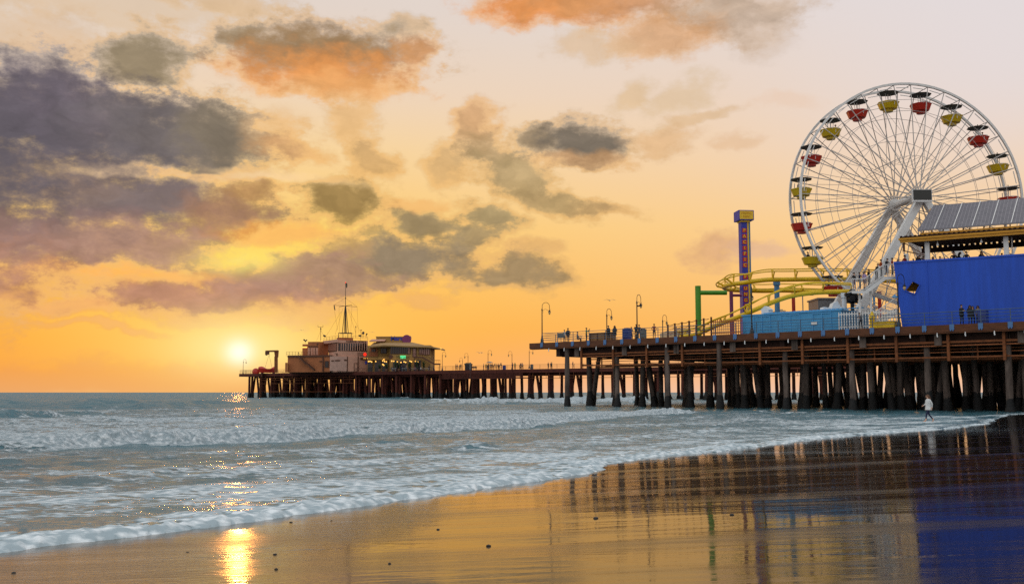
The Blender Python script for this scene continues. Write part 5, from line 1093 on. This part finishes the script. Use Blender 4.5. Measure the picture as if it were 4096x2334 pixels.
# plants and tables in front of the restaurant
for i, (x, h) in enumerate([(1740, 2.6), (1776, 2.0), (1880, 2.4), (1960, 2.8), (2030, 2.6), (1648, 1.8), (1580, 1.5)]):
    q = V((rr(x, 1000, Y1 - 3.).x, Y1 - 3., DECK)); root = empty('potted_plant', q, ['tall potted plant left of the green neon sign', 'short potted plant directly below the green neon sign', 'potted plant right of the green neon sign', 'tall spiky potted plant under the upper lit windows', 'bushy potted palm by the outside stair of the restaurant', 'small potted plant before the recessed restaurant front', 'smallest potted plant next to the harbour office corner'][i], 'plant', 'potted plants before the restaurant')
    mb = MB(); mb.lathe([(.3, 0), (.42, .6), (.36, .62)], q, 8); mb.build('pot', M['trim'], root); mb = MB()
    for k in range(46):
        a = g.uniform(0, 6.28); r_ = g.uniform(.2, .8); z = g.uniform(.4, h); c = q + V((0, 0, .5 + z * .5)); t_ = q + V((r_ * math.cos(a), r_ * math.sin(a), .5 + z)); sd_ = V((-math.sin(a), math.cos(a), 0)) * .09
        mb.add([c + sd_, c - sd_, t_ - sd_ * .4, t_ + sd_ * .4], [(0, 1, 2, 3)])
    mb.build('foliage', M['leafgreen'], root)
def table(p, label):
    o = tprot if tused[0] == 0 else copy_tree(tprot); tused[0] += 1; o.location = p; tag(o, label, 'table', 'terrace tables on the far pier')
tprot = bpy.data.objects.new('table', None); COL.objects.link(tprot); tused = [0]
mb = MB(); mb.box((0, 0, .74), (1.3, .9, .05)); mb.build('table_top', M['white'], tprot)
for a, b in ((-1, -1), (1, -1), (1, 1), (-1, 1)): mb = MB(); mb.bar((a * .5, b * .3, 0), (a * .5, b * .3, .71), .06); mb.build('leg', M['grey'], tprot)
for x, lb in ((1725, 'white table before the left end of the restaurant front'), (1830, 'white table below the green neon sign'), (1930, 'white table below the lit upper door of the restaurant'), (2060, 'white table left of the restaurant stair foot')): table(V((rr(x, 1000, Y1 - 5).x, Y1 - 5, DECK)), lb)
# ------------------------------------------------------------------ things on the far walkway
def wk(x, t=2.): u = 1700 + .2348 * x; return FP(FP.s_of(u, t, DECK), t, DECK)
mb = MB(); q = wk(740, 3.5); mb.box(q + V((0, 0, .75)), (1.9, 1.4, 1.5)); k1 = mb; mb = MB(); mb.prism([q + V((x, -.9, z)) for x, z in ((-1.15, 1.5), (1.15, 1.5), (1.1, 1.75), (.6, 2.0), (-.6, 2.05), (-1.1, 1.8))], (0, 1.8, 0))
kio = empty('kiosk', q, 'dark rounded vending kiosk on the far walkway below two lamps', 'kiosk'); k1.build('body', M['black'], kio); mb.build('kiosk_roof', M['canopy'], kio)
mb = MB(); mb.bar(q + V((.96, -.3, .85)), q + V((2.3, -.3, .85)), .1, .5); mb.bar(q + V((1.3, -.3, 0)), q + V((1.3, -.3, .8)), .1); mb.bar(q + V((2.2, -.3, 0)), q + V((2.2, -.3, .8)), .1); mb.build('counter', M['tanboard'], kio)
mb = MB(); q = wk(770, -.6); q.z = 5.6; mb.tube([q, q + V((0, 0, 2.2))], .06, 6); mb.box(q + V((0, -.1, 3.1)), (.42, .1, 1.8)); one(mb, 'banner_sign', M['bingrey'], 'tall pale banner sign standing before the dark kiosk', 'sign')
par = empty('parasol', wk(1100, 3), 'grey parasol open over the crowd on the far walkway', 'parasol'); q = wk(1100, 3); mb = MB(); mb.tube([q, q + V((0, 0, 2.2))], .04, 6); mb.build('parasol_pole', M['grey'], par); mb = MB(); mb.lathe([(1.0, 1.95), (.85, 2.05), (.45, 2.2), (.06, 2.32), (.02, 2.34)], q, 12); mb.build('parasol_canopy', M['canvas'], par)
def bin_(q, m, w_, h, label, name='litter_bin', rot=None):
    root = empty(name, q, label, 'bin'); mb = MB(); mb.prism([q + NP.e * a * w_ / 2 + NP.n * b * w_ * .42 for a, b in ((-1, -1), (1, -1), (1, 1), (-1, 1))], (0, 0, h)); mb.build('body', m, root)
    mb = MB(); c = q + V((0, 0, h)); mb.box(c + V((0, 0, .06)), (w_ * 1.06, w_ * .9, .11), NP.rot); mb.box(c + V((0, 0, .15)), (w_ * .7, w_ * .6, .08), NP.rot); mb.build('lid', m, root)
    mb = MB(); mb.box(q + V((0, 0, h * .3)) - NP.n * (w_ * .42 + .03), (w_ * .9, .05, .06), NP.rot); mb.box(q + V((0, 0, h * .7)) - NP.n * (w_ * .42 + .03), (w_ * .9, .05, .06), NP.rot); mb.build('band', m, root)
bin_(wk(1350, 1.5), M['binblue'], .7, .95, 'blue bin at the rail of the far walkway right of the crowd'); bin_(wk(1820, 1.5), M['bingrey'], .6, 1.1, 'grey cabinet at the rail of the far walkway next to a lamp', 'cabinet')
def nk(u, t=2.): return NP(NP.s_of(u, t, DECK), t, DECK)
bin_(nk(2509, 3.), M['binblue'], .8, 1.3, 'large royal blue dumpster on the near deck', 'dumpster'); bin_(nk(2573, 3.2), M['bingrey'], .58, 1.15, 'grey rubbish bin with a dark lid right of the blue dumpster')
bin_(nk(3934, 1.6), M['binblue'], .72, 1.1, 'dark blue bin before the royal blue wall beside three people')
root = empty('bench', nk(2410, 3), 'long low tan planter bench below the standing couple', 'bench'); mb = MB(); a, b = NP.s_of(2364, 3, DECK), NP.s_of(2456, 3, DECK); mb.fbox(NP, a, b, 2.7, 3.3, DECK + .05, DECK + 1.0); mb.build('bench_panel', M['tanboard'], root); mb = MB(); mb.fbox(NP, a - .08, b + .08, 2.62, 3.38, DECK + 1.0, DECK + 1.1); mb.build('seat', M['tanboard'], root)
mb = MB()
for i in range(4): s = a + (b - a) * (i + .1) / 3.2; mb.fbox(NP, s, s + .12, 2.66, 2.698, DECK + .05, DECK + 1.0)
mb.build('batten', M['timber'], root)
mb = MB(); q = nk(2244, 1.); mb.tube([q, q + V((0, 0, .8))], .03, 6); mb.box(q + V((0, -.05, .85)), (.95, .05, .6), NP.rot); one(mb, 'info_board', M['bingrey'], 'small grey information board on the rail at the near deck corner', 'board')
# hotels peeping over the deck far behind
mb = MB(); mb.prect(2668, 1322, 2712, 1400, 420, 20); mb.prect(2720, 1312, 2764, 1400, 424, 20); hz_ = empty('hotel', posdepth(2700, 420, 3), 'pale beige hotel far off behind the rustic fence', 'building'); mb.build('wall', M['beige'], hz_)
mb = MB()
for u, v in ((2684, 1330), (2700, 1330), (2684, 1346), (2700, 1346)): mb.prect(u - 3, v, u + 3, v + 8, 419.6, .39)
mb.prect(2744, 1312, 2760, 1325, 419, 4); mb.build('window', M['stucco'], hz_)
mb = MB(); mb.prect(3118, 1246, 3146, 1300, 430, 20); mb.prect(3122, 1236, 3132, 1246, 430, 15); mb.prect(3128, 1240, 3143, 1246, 431, 15); one(mb, 'distant_block', M['beige'], 'tiny stepped pale building far off above the shed roof between two coaster columns', 'building')
# gulls, breakwater rocks, stones on the sand
def gull(p, s, label, a=0):
    mb = MB(); c = V(p); e1 = V((math.cos(a), math.sin(a), 0)); f_ = V((-math.sin(a), math.cos(a), 0))
    mb.tube([c - f_ * .28 * s, c - f_ * .12 * s, c + f_ * .1 * s, c + f_ * .24 * s, c + f_ * .32 * s], [.02 * s, .07 * s, .08 * s, .05 * s, .02 * s], 6)
    for sg in (-1, 1):
        q = [c + e1 * sg * .05 * s, c + e1 * sg * .38 * s + V((0, 0, .14 * s)), c + e1 * sg * .8 * s + V((0, 0, .02 * s))]; ch = [.12, .1, .02]
        top = [p_ + f_ * w_ * s for p_, w_ in zip(q, ch)] + [p_ - f_ * w_ * s for p_, w_ in zip(q[::-1], ch[::-1])]; mb.prism(top, (0, 0, .02 * s))
    one(mb, 'gull', M['gull'], label, 'bird', 'gulls over the pier', base=c)
gull(atY(2439, 1201, 110), .8, 'pale gull gliding level between the lamps over the near deck', .1); gull(atY(1917, 1410, 210), 1.0, 'dark gull beating its wings over the far walkway, left of two', .3); gull(atY(1926, 1411, 212), .8, 'dark gull close beside another over the far walkway, right of two', -.4)
gull(atY(1490, 1328, 260), .9, 'tiny gull above the harbour office searchlights', .2); gull(atY(1206, 1320, 260), .8, 'tiny gull in the orange sky left of the forked antenna', .5)
g = random.Random(5); mb = MB()
def rock(mb, c, r, seed, sz=.6):
    bm = bmesh.new(); bmesh.ops.create_icosphere(bm, subdivisions=2, radius=1)
    for v in bm.verts: v.co *= 1 + .35 * mnoise.noise(v.co * 1.4 + V((seed, 0, 0)))
    bm.verts.ensure_lookup_table(); mb.add([V(c) + V((v.co.x * r, v.co.y * r * .8, v.co.z * r * sz)) for v in bm.verts], [tuple(x.index for x in f.verts) for f in bm.faces], 0, True); bm.free()
for i, u in enumerate(list(range(1826, 1880, 6)) + list(range(2358, 2400, 7)) + list(range(2490, 2530, 7))): q = V((atY(u, HOR, 620).x, 620 + g.uniform(-6, 6), -.4)); rock(mb, q, g.uniform(.7, 1.3) * 1.6, i, .55)
b_ = MB(); b_.v, b_.f, b_.m, b_.sm = mb.v, mb.f, mb.m, mb.sm; o = one(b_, 'breakwater', M['stone'], 'broken line of dark breakwater rocks near the horizon', 'breakwater')
PB = [(2383, 2072, 'dark flat stone alone on the wet sand right of centre', .075), (2928, 2058, 'dark long stone at the edge of the pier reflection', .07), (1954, 2182, 'dark oval stone on the pale wet sand at mid picture', .06), (1752, 2116, 'small dark stone beside the foam edge', .045), (1164, 2088, 'dark pebble right under the swash lip', .05), (1326, 2081, 'tiny pebble near the swash lip, right of another', .035), (1100, 2216, 'small pebble at the right rim of the sun glitter', .045), (1105, 2275, 'small pebble low at the right rim of the sun glitter', .04), (1558, 2252, 'tiny pebble on the plain sand near the bottom middle', .035), (750, 2207, 'tiny pebble left of the sun glitter', .035), (55, 2290, 'dark pebble in the bottom left corner', .05)]
for i, (u, v, lb, r_) in enumerate(PB):
    p = atZ(u, v, 0)
    for _ in range(4): p = atZ(u, v, beach_z(p.x, p.y))
    mb = MB(); r_ *= .42; rock(mb, p + V((0, 0, r_ * .15)), r_, i + 40, .5); one(mb, 'stone', M['stone'], lb, 'stone', 'stones on the wet sand')
# ------------------------------------------------------------------ people
SK = [mat('skin_%d' % i, c, .6, 0, .1, 8) for i, c in enumerate((srgb(206, 156, 128), srgb(150, 104, 78)))]
HAIR = [mat('hair_%d' % i, c, .7, 0, .3, 20) for i, c in enumerate((srgb(30, 24, 22), srgb(96, 60, 34)))]
CL = {k: mat('cloth_' + k, srgb(*c), .9, 0, .2, 6, .15) for k, c in dict(black=(30, 30, 36), navy=(30, 36, 66), white=(214, 212, 210), red=(150, 30, 34), rust=(140, 54, 30), green=(66, 120, 58), grey=(108, 106, 106), lav=(176, 150, 190), orange=(186, 84, 30), denim=(44, 54, 84), purple=(72, 34, 74), tan=(150, 120, 92)).items()}
SHOE = mat('shoe', srgb(40, 36, 34), .7)
# joints: name: (x, y, z, radius); the figure faces -y, 1.72 m tall
def skeleton(pose):
    J = dict(pelvis=(0, 0, .93, .135), waist=(0, .01, 1.06, .12), chest=(0, .0, 1.26, .14), neckb=(0, .01, 1.44, .075), neck=(0, -.01, 1.50, .052), head=(0, -.02, 1.60, .088), crown=(0, -.005, 1.69, .07), chin=(0, -.07, 1.545, .045),
             shL=(.17, .01, 1.40, .062), shR=(-.17, .01, 1.40, .062), elL=(.235, .03, 1.13, .043), elR=(-.235, .03, 1.13, .043), wrL=(.25, -.04, .89, .031), wrR=(-.25, -.04, .89, .031), haL=(.25, -.06, .81, .036), haR=(-.25, -.06, .81, .036),
             hipL=(.095, 0, .87, .1), hipR=(-.095, 0, .87, .1), knL=(.105, -.02, .49, .062), knR=(-.105, -.02, .49, .062), anL=(.11, .03, .09, .042), anR=(-.11, .03, .09, .042), toL=(.125, -.13, .04, .035), toR=(-.125, -.13, .04, .035))
    def s(**k):
        for n, p in k.items(): J[n] = (*p, J[n][3])
    if pose == 'walk': s(knL=(.1, -.2, .52), anL=(.1, -.26, .12), toL=(.105, -.42, .07), knR=(-.1, .06, .5), anR=(-.1, .36, .17), toR=(-.1, .27, .04), elL=(.24, .12, 1.15), wrL=(.24, .10, .92), haL=(.24, .07, .85), elR=(-.22, -.06, 1.14), wrR=(-.16, -.22, 1.05), haR=(-.13, -.28, 1.03), head=(0, -.05, 1.59), chin=(0, -.1, 1.53), crown=(0, -.04, 1.68))
    if pose == 'fold': s(elL=(.25, -.1, 1.16), wrL=(.06, -.24, 1.14), haL=(-.02, -.25, 1.15), elR=(-.25, -.1, 1.16), wrR=(-.06, -.25, 1.18), haR=(.02, -.26, 1.19), knL=(.12, -.02, .49), anL=(.15, .03, .09), toL=(.18, -.12, .04))
    if pose == 'pocket': s(elL=(.27, .06, 1.14), wrL=(.19, -.05, .97), haL=(.15, -.08, .92), elR=(-.27, .06, 1.14), wrR=(-.19, -.05, .97), haR=(-.15, -.08, .92))
    if pose == 'photo': s(elL=(.27, -.16, 1.24), wrL=(.1, -.34, 1.46), haL=(.06, -.38, 1.52), elR=(-.27, -.16, 1.24), wrR=(-.1, -.34, 1.46), haR=(-.06, -.38, 1.52))
    if pose == 'lean': s(chest=(0, -.1, 1.24), neckb=(0, -.16, 1.41), neck=(0, -.2, 1.46), head=(0, -.25, 1.55), chin=(0, -.3, 1.5), crown=(0, -.25, 1.64), shL=(.17, -.13, 1.36), shR=(-.17, -.13, 1.36), elL=(.24, -.28, 1.16), wrL=(.14, -.46, 1.12), haL=(.1, -.52, 1.12), elR=(-.24, -.28, 1.16), wrR=(-.14, -.46, 1.12), haR=(-.1, -.52, 1.12), knR=(-.11, -.1, .5), anR=(-.11, .02, .1))
    if pose == 'sit':
        for n in J:
            x, y, z, r = J[n]
            if n[:2] not in ('kn', 'an', 'to'): J[n] = (x, y, z - .42, r)
        s(knL=(.13, -.42, .5), knR=(-.13, -.42, .5), anL=(.13, -.4, .09), anR=(-.13, -.4, .09), toL=(.13, -.56, .04), toR=(-.13, -.56, .04), wrL=(.15, -.3, .56), haL=(.13, -.38, .55), wrR=(-.15, -.3, .56), haR=(-.13, -.38, .55), elL=(.25, -.04, .74), elR=(-.25, -.04, .74))
    E = [('pelvis', 'waist'), ('waist', 'chest'), ('chest', 'neckb'), ('neckb', 'neck'), ('neck', 'head'), ('head', 'crown'), ('head', 'chin'), ('chest', 'shL'), ('chest', 'shR')]
    for q in 'LR': E += [('sh' + q, 'el' + q), ('el' + q, 'wr' + q), ('wr' + q, 'ha' + q), ('pelvis', 'hip' + q), ('hip' + q, 'kn' + q), ('kn' + q, 'an' + q), ('an' + q, 'to' + q)]
    return J, E
REG = {'crown': 0, 'chin': 0, 'head': 0, 'neck': 0, 'ha': 0, 'wr': 1, 'el': 1, 'sh': 1, 'neckb': 1, 'chest': 1, 'waist': 1, 'hip': 2, 'kn': 2, 'an': 2, 'to': 3}
def body_mesh(pose, barefoot=False, long_coat=False):
    J, E = skeleton(pose); names = list(J); me = bpy.data.meshes.new('sk'); me.from_pydata([J[n][:3] for n in names], [(names.index(a), names.index(b)) for a, b in E], [])
    ob = bpy.data.objects.new('sk', me); COL.objects.link(ob); sk = ob.modifiers.new('s', 'SKIN'); sk.use_smooth_shade = True; sk.branch_smoothing = .6; ob.modifiers.new('u', 'SUBSURF').levels = 1; ob.modifiers['u'].render_levels = 1
    for i, n in enumerate(names):
        v = me.skin_vertices[0].data[i]; r = J[n][3]; v.radius = (r * (1.25 if n in ('chest', 'waist', 'pelvis') else 1), r * (.85 if n in ('chest', 'waist', 'pelvis') else 1)); v.use_root = n == 'pelvis'
    bpy.context.view_layer.update(); dg = bpy.context.evaluated_depsgraph_get(); m2 = bpy.data.meshes.new_from_object(ob.evaluated_get(dg)); bpy.data.objects.remove(ob); bpy.data.meshes.remove(me)
    mb = MB(); mb.add([v.co for v in m2.vertices], [tuple(p.vertices) for p in m2.polygons], 0, True); bpy.data.meshes.remove(m2)
    seg = [(V(J[a][:3]), V(J[b][:3]), b, J[b][3]) for a, b in E]; mi = []
    for f in mb.f:
        c = sum((mb.v[i] for i in f), V()) / len(f); best, bn = 9, 'waist'
        for a, b, n, r_ in seg:
            t = max(0, min(1, (c - a).dot(b - a) / (b - a).length_squared)); dd = (c - a - (b - a) * t).length - r_
            if dd < best: best, bn, bt = dd, n, t
        k = bn if bn in REG else bn[:-1]; r = REG[k]
        if bn == 'waist' and bt < .35: r = 2
        if bn[:2] == 'hip' and False: r = 2
        if barefoot and (k == 'to' or (k == 'an' and bt > .7)): r = 0
        mi.append(r)
    mb.m = mi
    # face: nose, ears, eyes; four fingers and a thumb on each hand
    hx, hy, hz = J['head'][:3]
    mb.tube([(hx, hy - .075, hz + .03), (hx, hy - .112, hz - .012), (hx, hy - .09, hz - .02)], [.008, .014, .01], 6, 0)
    for q in (-1, 1): mb.lathe([(.006, -.03), (.016, 0), (.008, .03)], (hx + q * .09, hy + .012, hz), 6, 0, sx=.6); mb.lathe([(.003, -.009), (.011, 0), (.003, .009)], (hx + q * .034, hy - .083, hz + .022), 6, 4)
    mb.box((hx, hy - .085, hz - .052), (.045, .02, .008), None, 4)
    for q in 'LR':
        w_, h = V(J['wr' + q][:3]), V(J['ha' + q][:3]); d = (h - w_).normalized(); sd_ = d.cross(V((1, 0, 0))); sd_ = sd_.normalized() if sd_.length > .2 else V((0, 0, 1)); nrm = d.cross(sd_)
        for i, ln in enumerate((.07, .08, .075, .058)): b = h + d * .025 + sd_ * (.024 - .016 * i); mb.tube([b, b + d * ln * .5 + nrm * .006, b + d * ln + nrm * .022], [.009, .0085, .006], 6, 0)
        b = h - d * .03 + sd_ * .03; mb.tube([b, b + sd_ * .026 + d * .03, b + sd_ * .03 + d * .062], [.011, .01, .007], 6, 0)
    me = mb.build('body', [SK[0], CL['black'], CL['black'], SHOE, HAIR[0]]); r = me.data; bpy.data.objects.remove(me); return r, J
def hair_mesh(J, long_):
    mb = MB(); hx, hy, hz = J['head'][:3]; c = V((hx, hy + .012, hz + .02)); n = 12; rows = []
    for i in range(7):
        f = i / 6; a = f * (1.75 if not long_ else 2.05); rows.append((.104 * math.sin(a) + .004, .112 * math.cos(a)))
    vs = [c + V((r * math.cos(2 * math.pi * j / n), r * 1.08 * math.sin(2 * math.pi * j / n) + .012, z if math.sin(2 * math.pi * j / n) > -.35 else max(z, .035))) for r, z in rows for j in range(n)]
    mb.add(vs, [(i * n + j, i * n + (j + 1) % n, (i + 1) * n + (j + 1) % n, (i + 1) * n + j) for i in range(6) for j in range(n)], 0, True); mb.add(vs[:n], [tuple(range(n))])
    if long_:
        mb.tube([c + V((0, .085, -.02)), c + V((0, .11, -.14)), c + V((.01, .12, -.3)), c + V((.02, .15, -.42))], [.085, .09, .075, .02], 9)
        for q in (-1, 1): mb.tube([c + V((q * .085, .02, .02)), c + V((q * .1, .05, -.12)), c + V((q * .09, .07, -.26))], [.03, .04, .015], 7)
    o = mb.build('hair', HAIR[0]); r = o.data; bpy.data.objects.remove(o); return r
BODY = {}; HM = {}
def person(p, face, pose, top, legs, label, h=1.72, skin=0, hair=0, long_=False, group=None, barefoot=False, coat=None, nohair=False):
    k = (pose, barefoot)
    if k not in BODY: BODY[k] = body_mesh(pose, barefoot)
    me, J = BODY[k]; o = bpy.data.objects.new('person', me); COL.objects.link(o); o.location = p; o.rotation_euler = (0, 0, face); o.scale = (h / 1.72,) * 3
    for i, m in enumerate((SK[skin], CL[top], CL[legs], SHOE, HAIR[hair])): o.material_slots[i].link = 'OBJECT'; o.material_slots[i].material = m
    tag(o, label, 'person', group)
    if not nohair:
        hk = (pose, long_)
        if hk not in HM: HM[hk] = hair_mesh(J, long_)
        c = bpy.data.objects.new('hair', HM[hk]); COL.objects.link(c); c.parent = o; c.material_slots[0].link = 'OBJECT'; c.material_slots[0].material = HAIR[hair]
    if coat:
        ck = (pose, coat[0])
        if ck not in HM:
            mb = MB(); z0 = coat[0]; off_ = V(J['pelvis'][:3]); mb.lathe([(.235, z0), (.215, .85), (.19, 1.02), (.195, 1.2), (.19, 1.36), (.1, 1.46), (.06, 1.47)], (0, J['chest'][1] * .5, 0), 14, sx=1.06, sy=.82); q = mb.build('coat', CL['black']); HM[ck] = q.data; bpy.data.objects.remove(q)
        c = bpy.data.objects.new('coat', HM[ck]); COL.objects.link(c); c.parent = o; c.material_slots[0].link = 'OBJECT'; c.material_slots[0].material = CL[coat[1]]
    return o
W = math.pi / 2
# the walker at the water's edge
p = atZ(3716, 1689, .02); person(p, -W * .92, 'walk', 'white', 'navy', 'barefoot woman with long brown hair in a white jacket walking along the water edge', 1.56, 0, 1, True, None, True, (.78, 'white'))
DP = [(2258, 2, .6, 'pocket', 'white', 'grey', 'person in a pale top standing at the left of the pair near the deck corner', 1.6, 0), (2272, 2, -.4, 'pocket', 'black', 'black', 'person in dark clothes with a bag, right of the pair near the deck corner', 1.78, 0),
      (2310, 2.4, 1.2, 'sit', 'grey', 'black', 'person sitting low at the rail between the corner pair and the green shirt', 1.7, 0), (2346, 2.2, 1.3, 'photo', 'green', 'black', 'person in a green shirt raising a camera with both hands', 1.72, 0),
      (2434, 1.7, 2.4, 'pocket', 'black', 'black', 'person in a dark coat standing left of two by the lamp', 1.78, 0), (2459, 1.5, -.3, 'pocket', 'black', 'grey', 'person in a knee length dark coat standing right of two', 1.72, 1),
      (2526, 4.6, .3, 'stand', 'tan', 'black', 'person half hidden behind the right side of the blue dumpster', 1.7, 0), (2544, .9, 2.8, 'lean', 'black', 'black', 'person in black leaning at the foot of the camera lamp', 1.75, 0), (2557, 1.8, .2, 'pocket', 'black', 'black', 'bulky person in black right beside the foot of the camera lamp', 1.7, 0),
      (2617, 1.3, .1, 'pocket', 'rust', 'black', 'person in a rust red jacket standing alone at the rail', 1.66, 0),
      (3848, 1.2, .3, 'fold', 'black', 'black', 'man in black at the left of the group before the royal blue wall', 1.82, 0), (3882, 1.1, -.1, 'pocket', 'black', 'black', 'person in a long black coat amid the group before the royal blue wall', 1.72, 0), (3893, 1.9, -.2, 'stand', 'black', 'black', 'person standing behind the middle of the group before the royal blue wall', 1.7, 1), (3914, 1.5, -.4, 'pocket', 'grey', 'denim', 'person in grey at the right of the group beside the dark blue bin', 1.68, 0),
      (3444, .7, -.8, 'lean', 'grey', 'black', 'person in a grey top bending forward before the white picket fence', 1.6, 0)]
for i, (u, t, f, po, a, b, lb, h, lg) in enumerate(DP):
    person(nk(u, t), f, po, a, b, lb, h, i % 2, 0, bool(lg) or i in (11, 13), 'people on the near deck', coat=(.62 if i in (5, 11) else .8, a) if i in (1, 5, 11, 10, 4) else None)
ST = [(772, 1000, .5, 'pocket', 'black', 'purple', 'person in dark clothes at the left end of the stair landing'), (826, 1000, .9, 'photo', 'navy', 'black', 'tall person in navy on the stair landing raising a hand'), (876, 995, .4, 'pocket', 'lav', 'purple', 'person in a lavender top at the foot of the upper stair flight'), (915, 966, .8, 'stand', 'black', 'black', 'dark figure on the lowest steps of the upper flight'),
      (985, 915, .6, 'lean', 'black', 'black', 'person in black leaning on the handrail halfway up'), (1035, 880, .8, 'pocket', 'orange', 'black', 'person in an orange jacket near the top of the stair flight'), (1080, 861, .4, 'lean', 'black', 'denim', 'person in a dark hooded jacket at the stair top'), (1143, 860, 1., 'stand', 'red', 'black', 'person in red and black next to the corner of the blue wall')]
for i, (x, y, f, po, a, b, lb) in enumerate(ST): q = r3(x, y, YS + .65 + (i % 2) * .4); person(q + V((0, 0, .06)), f, po, a, b, lb, 1.68 + .04 * (i % 3), i % 2, 0, i == 2, 'people on the white stairs')
TE = [(3592, .9, 'pocket', 'grey', 'person with only the head over the left end of the terrace wall', 1.45), (3620, 1., 'pocket', 'red', 'person in a red jacket on the terrace left of the white post', 1.85), (3649, 1.2, 'lean', 'white', 'person in white bending at the terrace wall', 1.5), (3662, 1.6, 'lean', 'black', 'dark person bending behind the one in white on the terrace', 1.75), (3679, 1.3, 'photo', 'black', 'person in black with raised arms at the terrace wall', 1.8), (3695, 1.5, 'pocket', 'lav', 'person in lavender at the left side of the white terrace post', 1.72),
      (3731, .9, 'lean', 'black', 'first low dark head right of the white terrace post', 1.55), (3751, .9, 'lean', 'tan', 'second low head right of the white terrace post', 1.55), (3816, 1.5, 'pocket', 'black', 'left of two bulky dark figures in the middle of the terrace', 1.95), (3829, 1.7, 'lean', 'black', 'right of two bulky dark figures in the middle of the terrace', 1.95), (3866, 1.1, 'pocket', 'black', 'slim dark figure standing alone on the terrace', 1.85), (3915, 1.2, 'lean', 'black', 'dark figure leaning over the terrace wall', 1.85), (3927, 1.9, 'photo', 'tan', 'person behind the leaning figure on the terrace', 1.8), (3998, .9, 'lean', 'red', 'person in red with just the head over the wall, near the right terrace post', 1.5)]
for i, (u, t, po, a, lb, h) in enumerate(TE): person(BW(BW.s_of(u, t, zW), t, zW - 1.1), .4 + .8 * math.sin(i * 3), po, a, 'black', lb, h, i % 2, 0, i % 3 == 0, 'people on the terrace')
# riders
for k, dx, lb in ((15, -.3, 'rider with dark hair sitting in the leftmost yellow gondola'), (1, .5, 'rider in the yellow gondola right of the wheel top'), (17, .55, 'rider in the yellow gondola at the upper left'), (2, .5, 'rider in the red gondola at the upper right'), (13, -.5, 'rider in the yellow gondola over the coaster track'), (12, -.4, 'rider in the lowest red gondola')):
    q = WP(0, WR - .55, TH0 - 2 * math.pi * k / 20); person(q + V((dx, 0, -1.77)), .6, 'sit', 'grey' if k == 15 else 'black', 'black', lb, 1.65, 0, 0, k == 15, 'riders in the gondolas')
# far walkway: a few pixels each
FW = [(520, 3, 'seaward edge of the group by the lowest lamp'), (545, 2.4, 'tall one of the group by the lowest lamp'), (582, 3, 'middle of the group by the lowest lamp'), (612, 2.2, 'right end of the group by the lowest lamp'), (1000, 2.2, 'alone just left of the parasol'), (1040, 2.8, 'left under the parasol'), (1062, 2., 'in front of the parasol pole'), (1085, 3.2, 'right of the parasol pole'), (1120, 2.4, 'left end of the crowd right of the parasol'), (1145, 3, 'second in the crowd right of the parasol'), (1170, 2.2, 'third in the crowd right of the parasol'), (1195, 2.8, 'tallest head of the crowd right of the parasol'), (1222, 2.2, 'right end of the crowd right of the parasol'), (1248, 3, 'left of the trio before the blue bin'), (1270, 2.4, 'middle of the trio before the blue bin'), (1298, 2.6, 'right of the trio before the blue bin'),
      (1490, 2.2, 'standing under the seaward facing lamp'), (1533, 2.4, 'alone right of the seaward facing lamp'), (1615, 2.6, 'left of the tight knot right of the lamp'), (1636, 2., 'tallest of the tight knot right of the lamp'), (1658, 2.8, 'right of the tight knot right of the lamp'), (2100, 2, 'shorter of the pair left of the near deck'), (2145, 2, 'broader of the pair left of the near deck'), (2160, 2.6, 'behind the pair left of the near deck'), (2440, 2, 'seen under the near deck between two piles'), (2520, 3, 'faintly seen under the near deck, right of another')]
g = random.Random(3)
for i, (x, t, lb) in enumerate(FW): person(wk(x, t), g.uniform(-3, 3), ('pocket', 'stand', 'lean', 'fold')[i % 4], ('black', 'navy', 'grey', 'black', 'purple', 'green')[i % 6], 'black', 'dark figure on the far walkway, ' + lb, g.uniform(1.66, 1.85), 0, 0, False, 'crowd on the far walkway')
DN = [(1700, 'before the restaurant, left of the first potted plant'), (1800, 'below the left half of the green neon sign'), (1855, 'right under the green neon sign'), (1940, 'by the tall spiky plant'), (2000, 'in white at a table near the restaurant stair'), (2085, 'left of the restaurant stair foot'), (2130, 'right at the restaurant stair foot')]
for i, (x, lb) in enumerate(DN): person(V((rr(x, 1000, Y1 - 4).x, Y1 - 4 + .5 * (i % 2), DECK)), g.uniform(-3, 3), ('sit', 'pocket', 'stand')[i % 3] if i != 4 else 'sit', ('black', 'navy', 'tan', 'red', 'white')[i % 5], 'denim', 'small figure ' + lb, 1.74, 0, 0, False, 'people before the restaurant')
# keep the mast of names clean
for o in list(COL.objects):
    if o.parent is None and o.type == 'EMPTY' and not o.children: bpy.data.objects.remove(o)
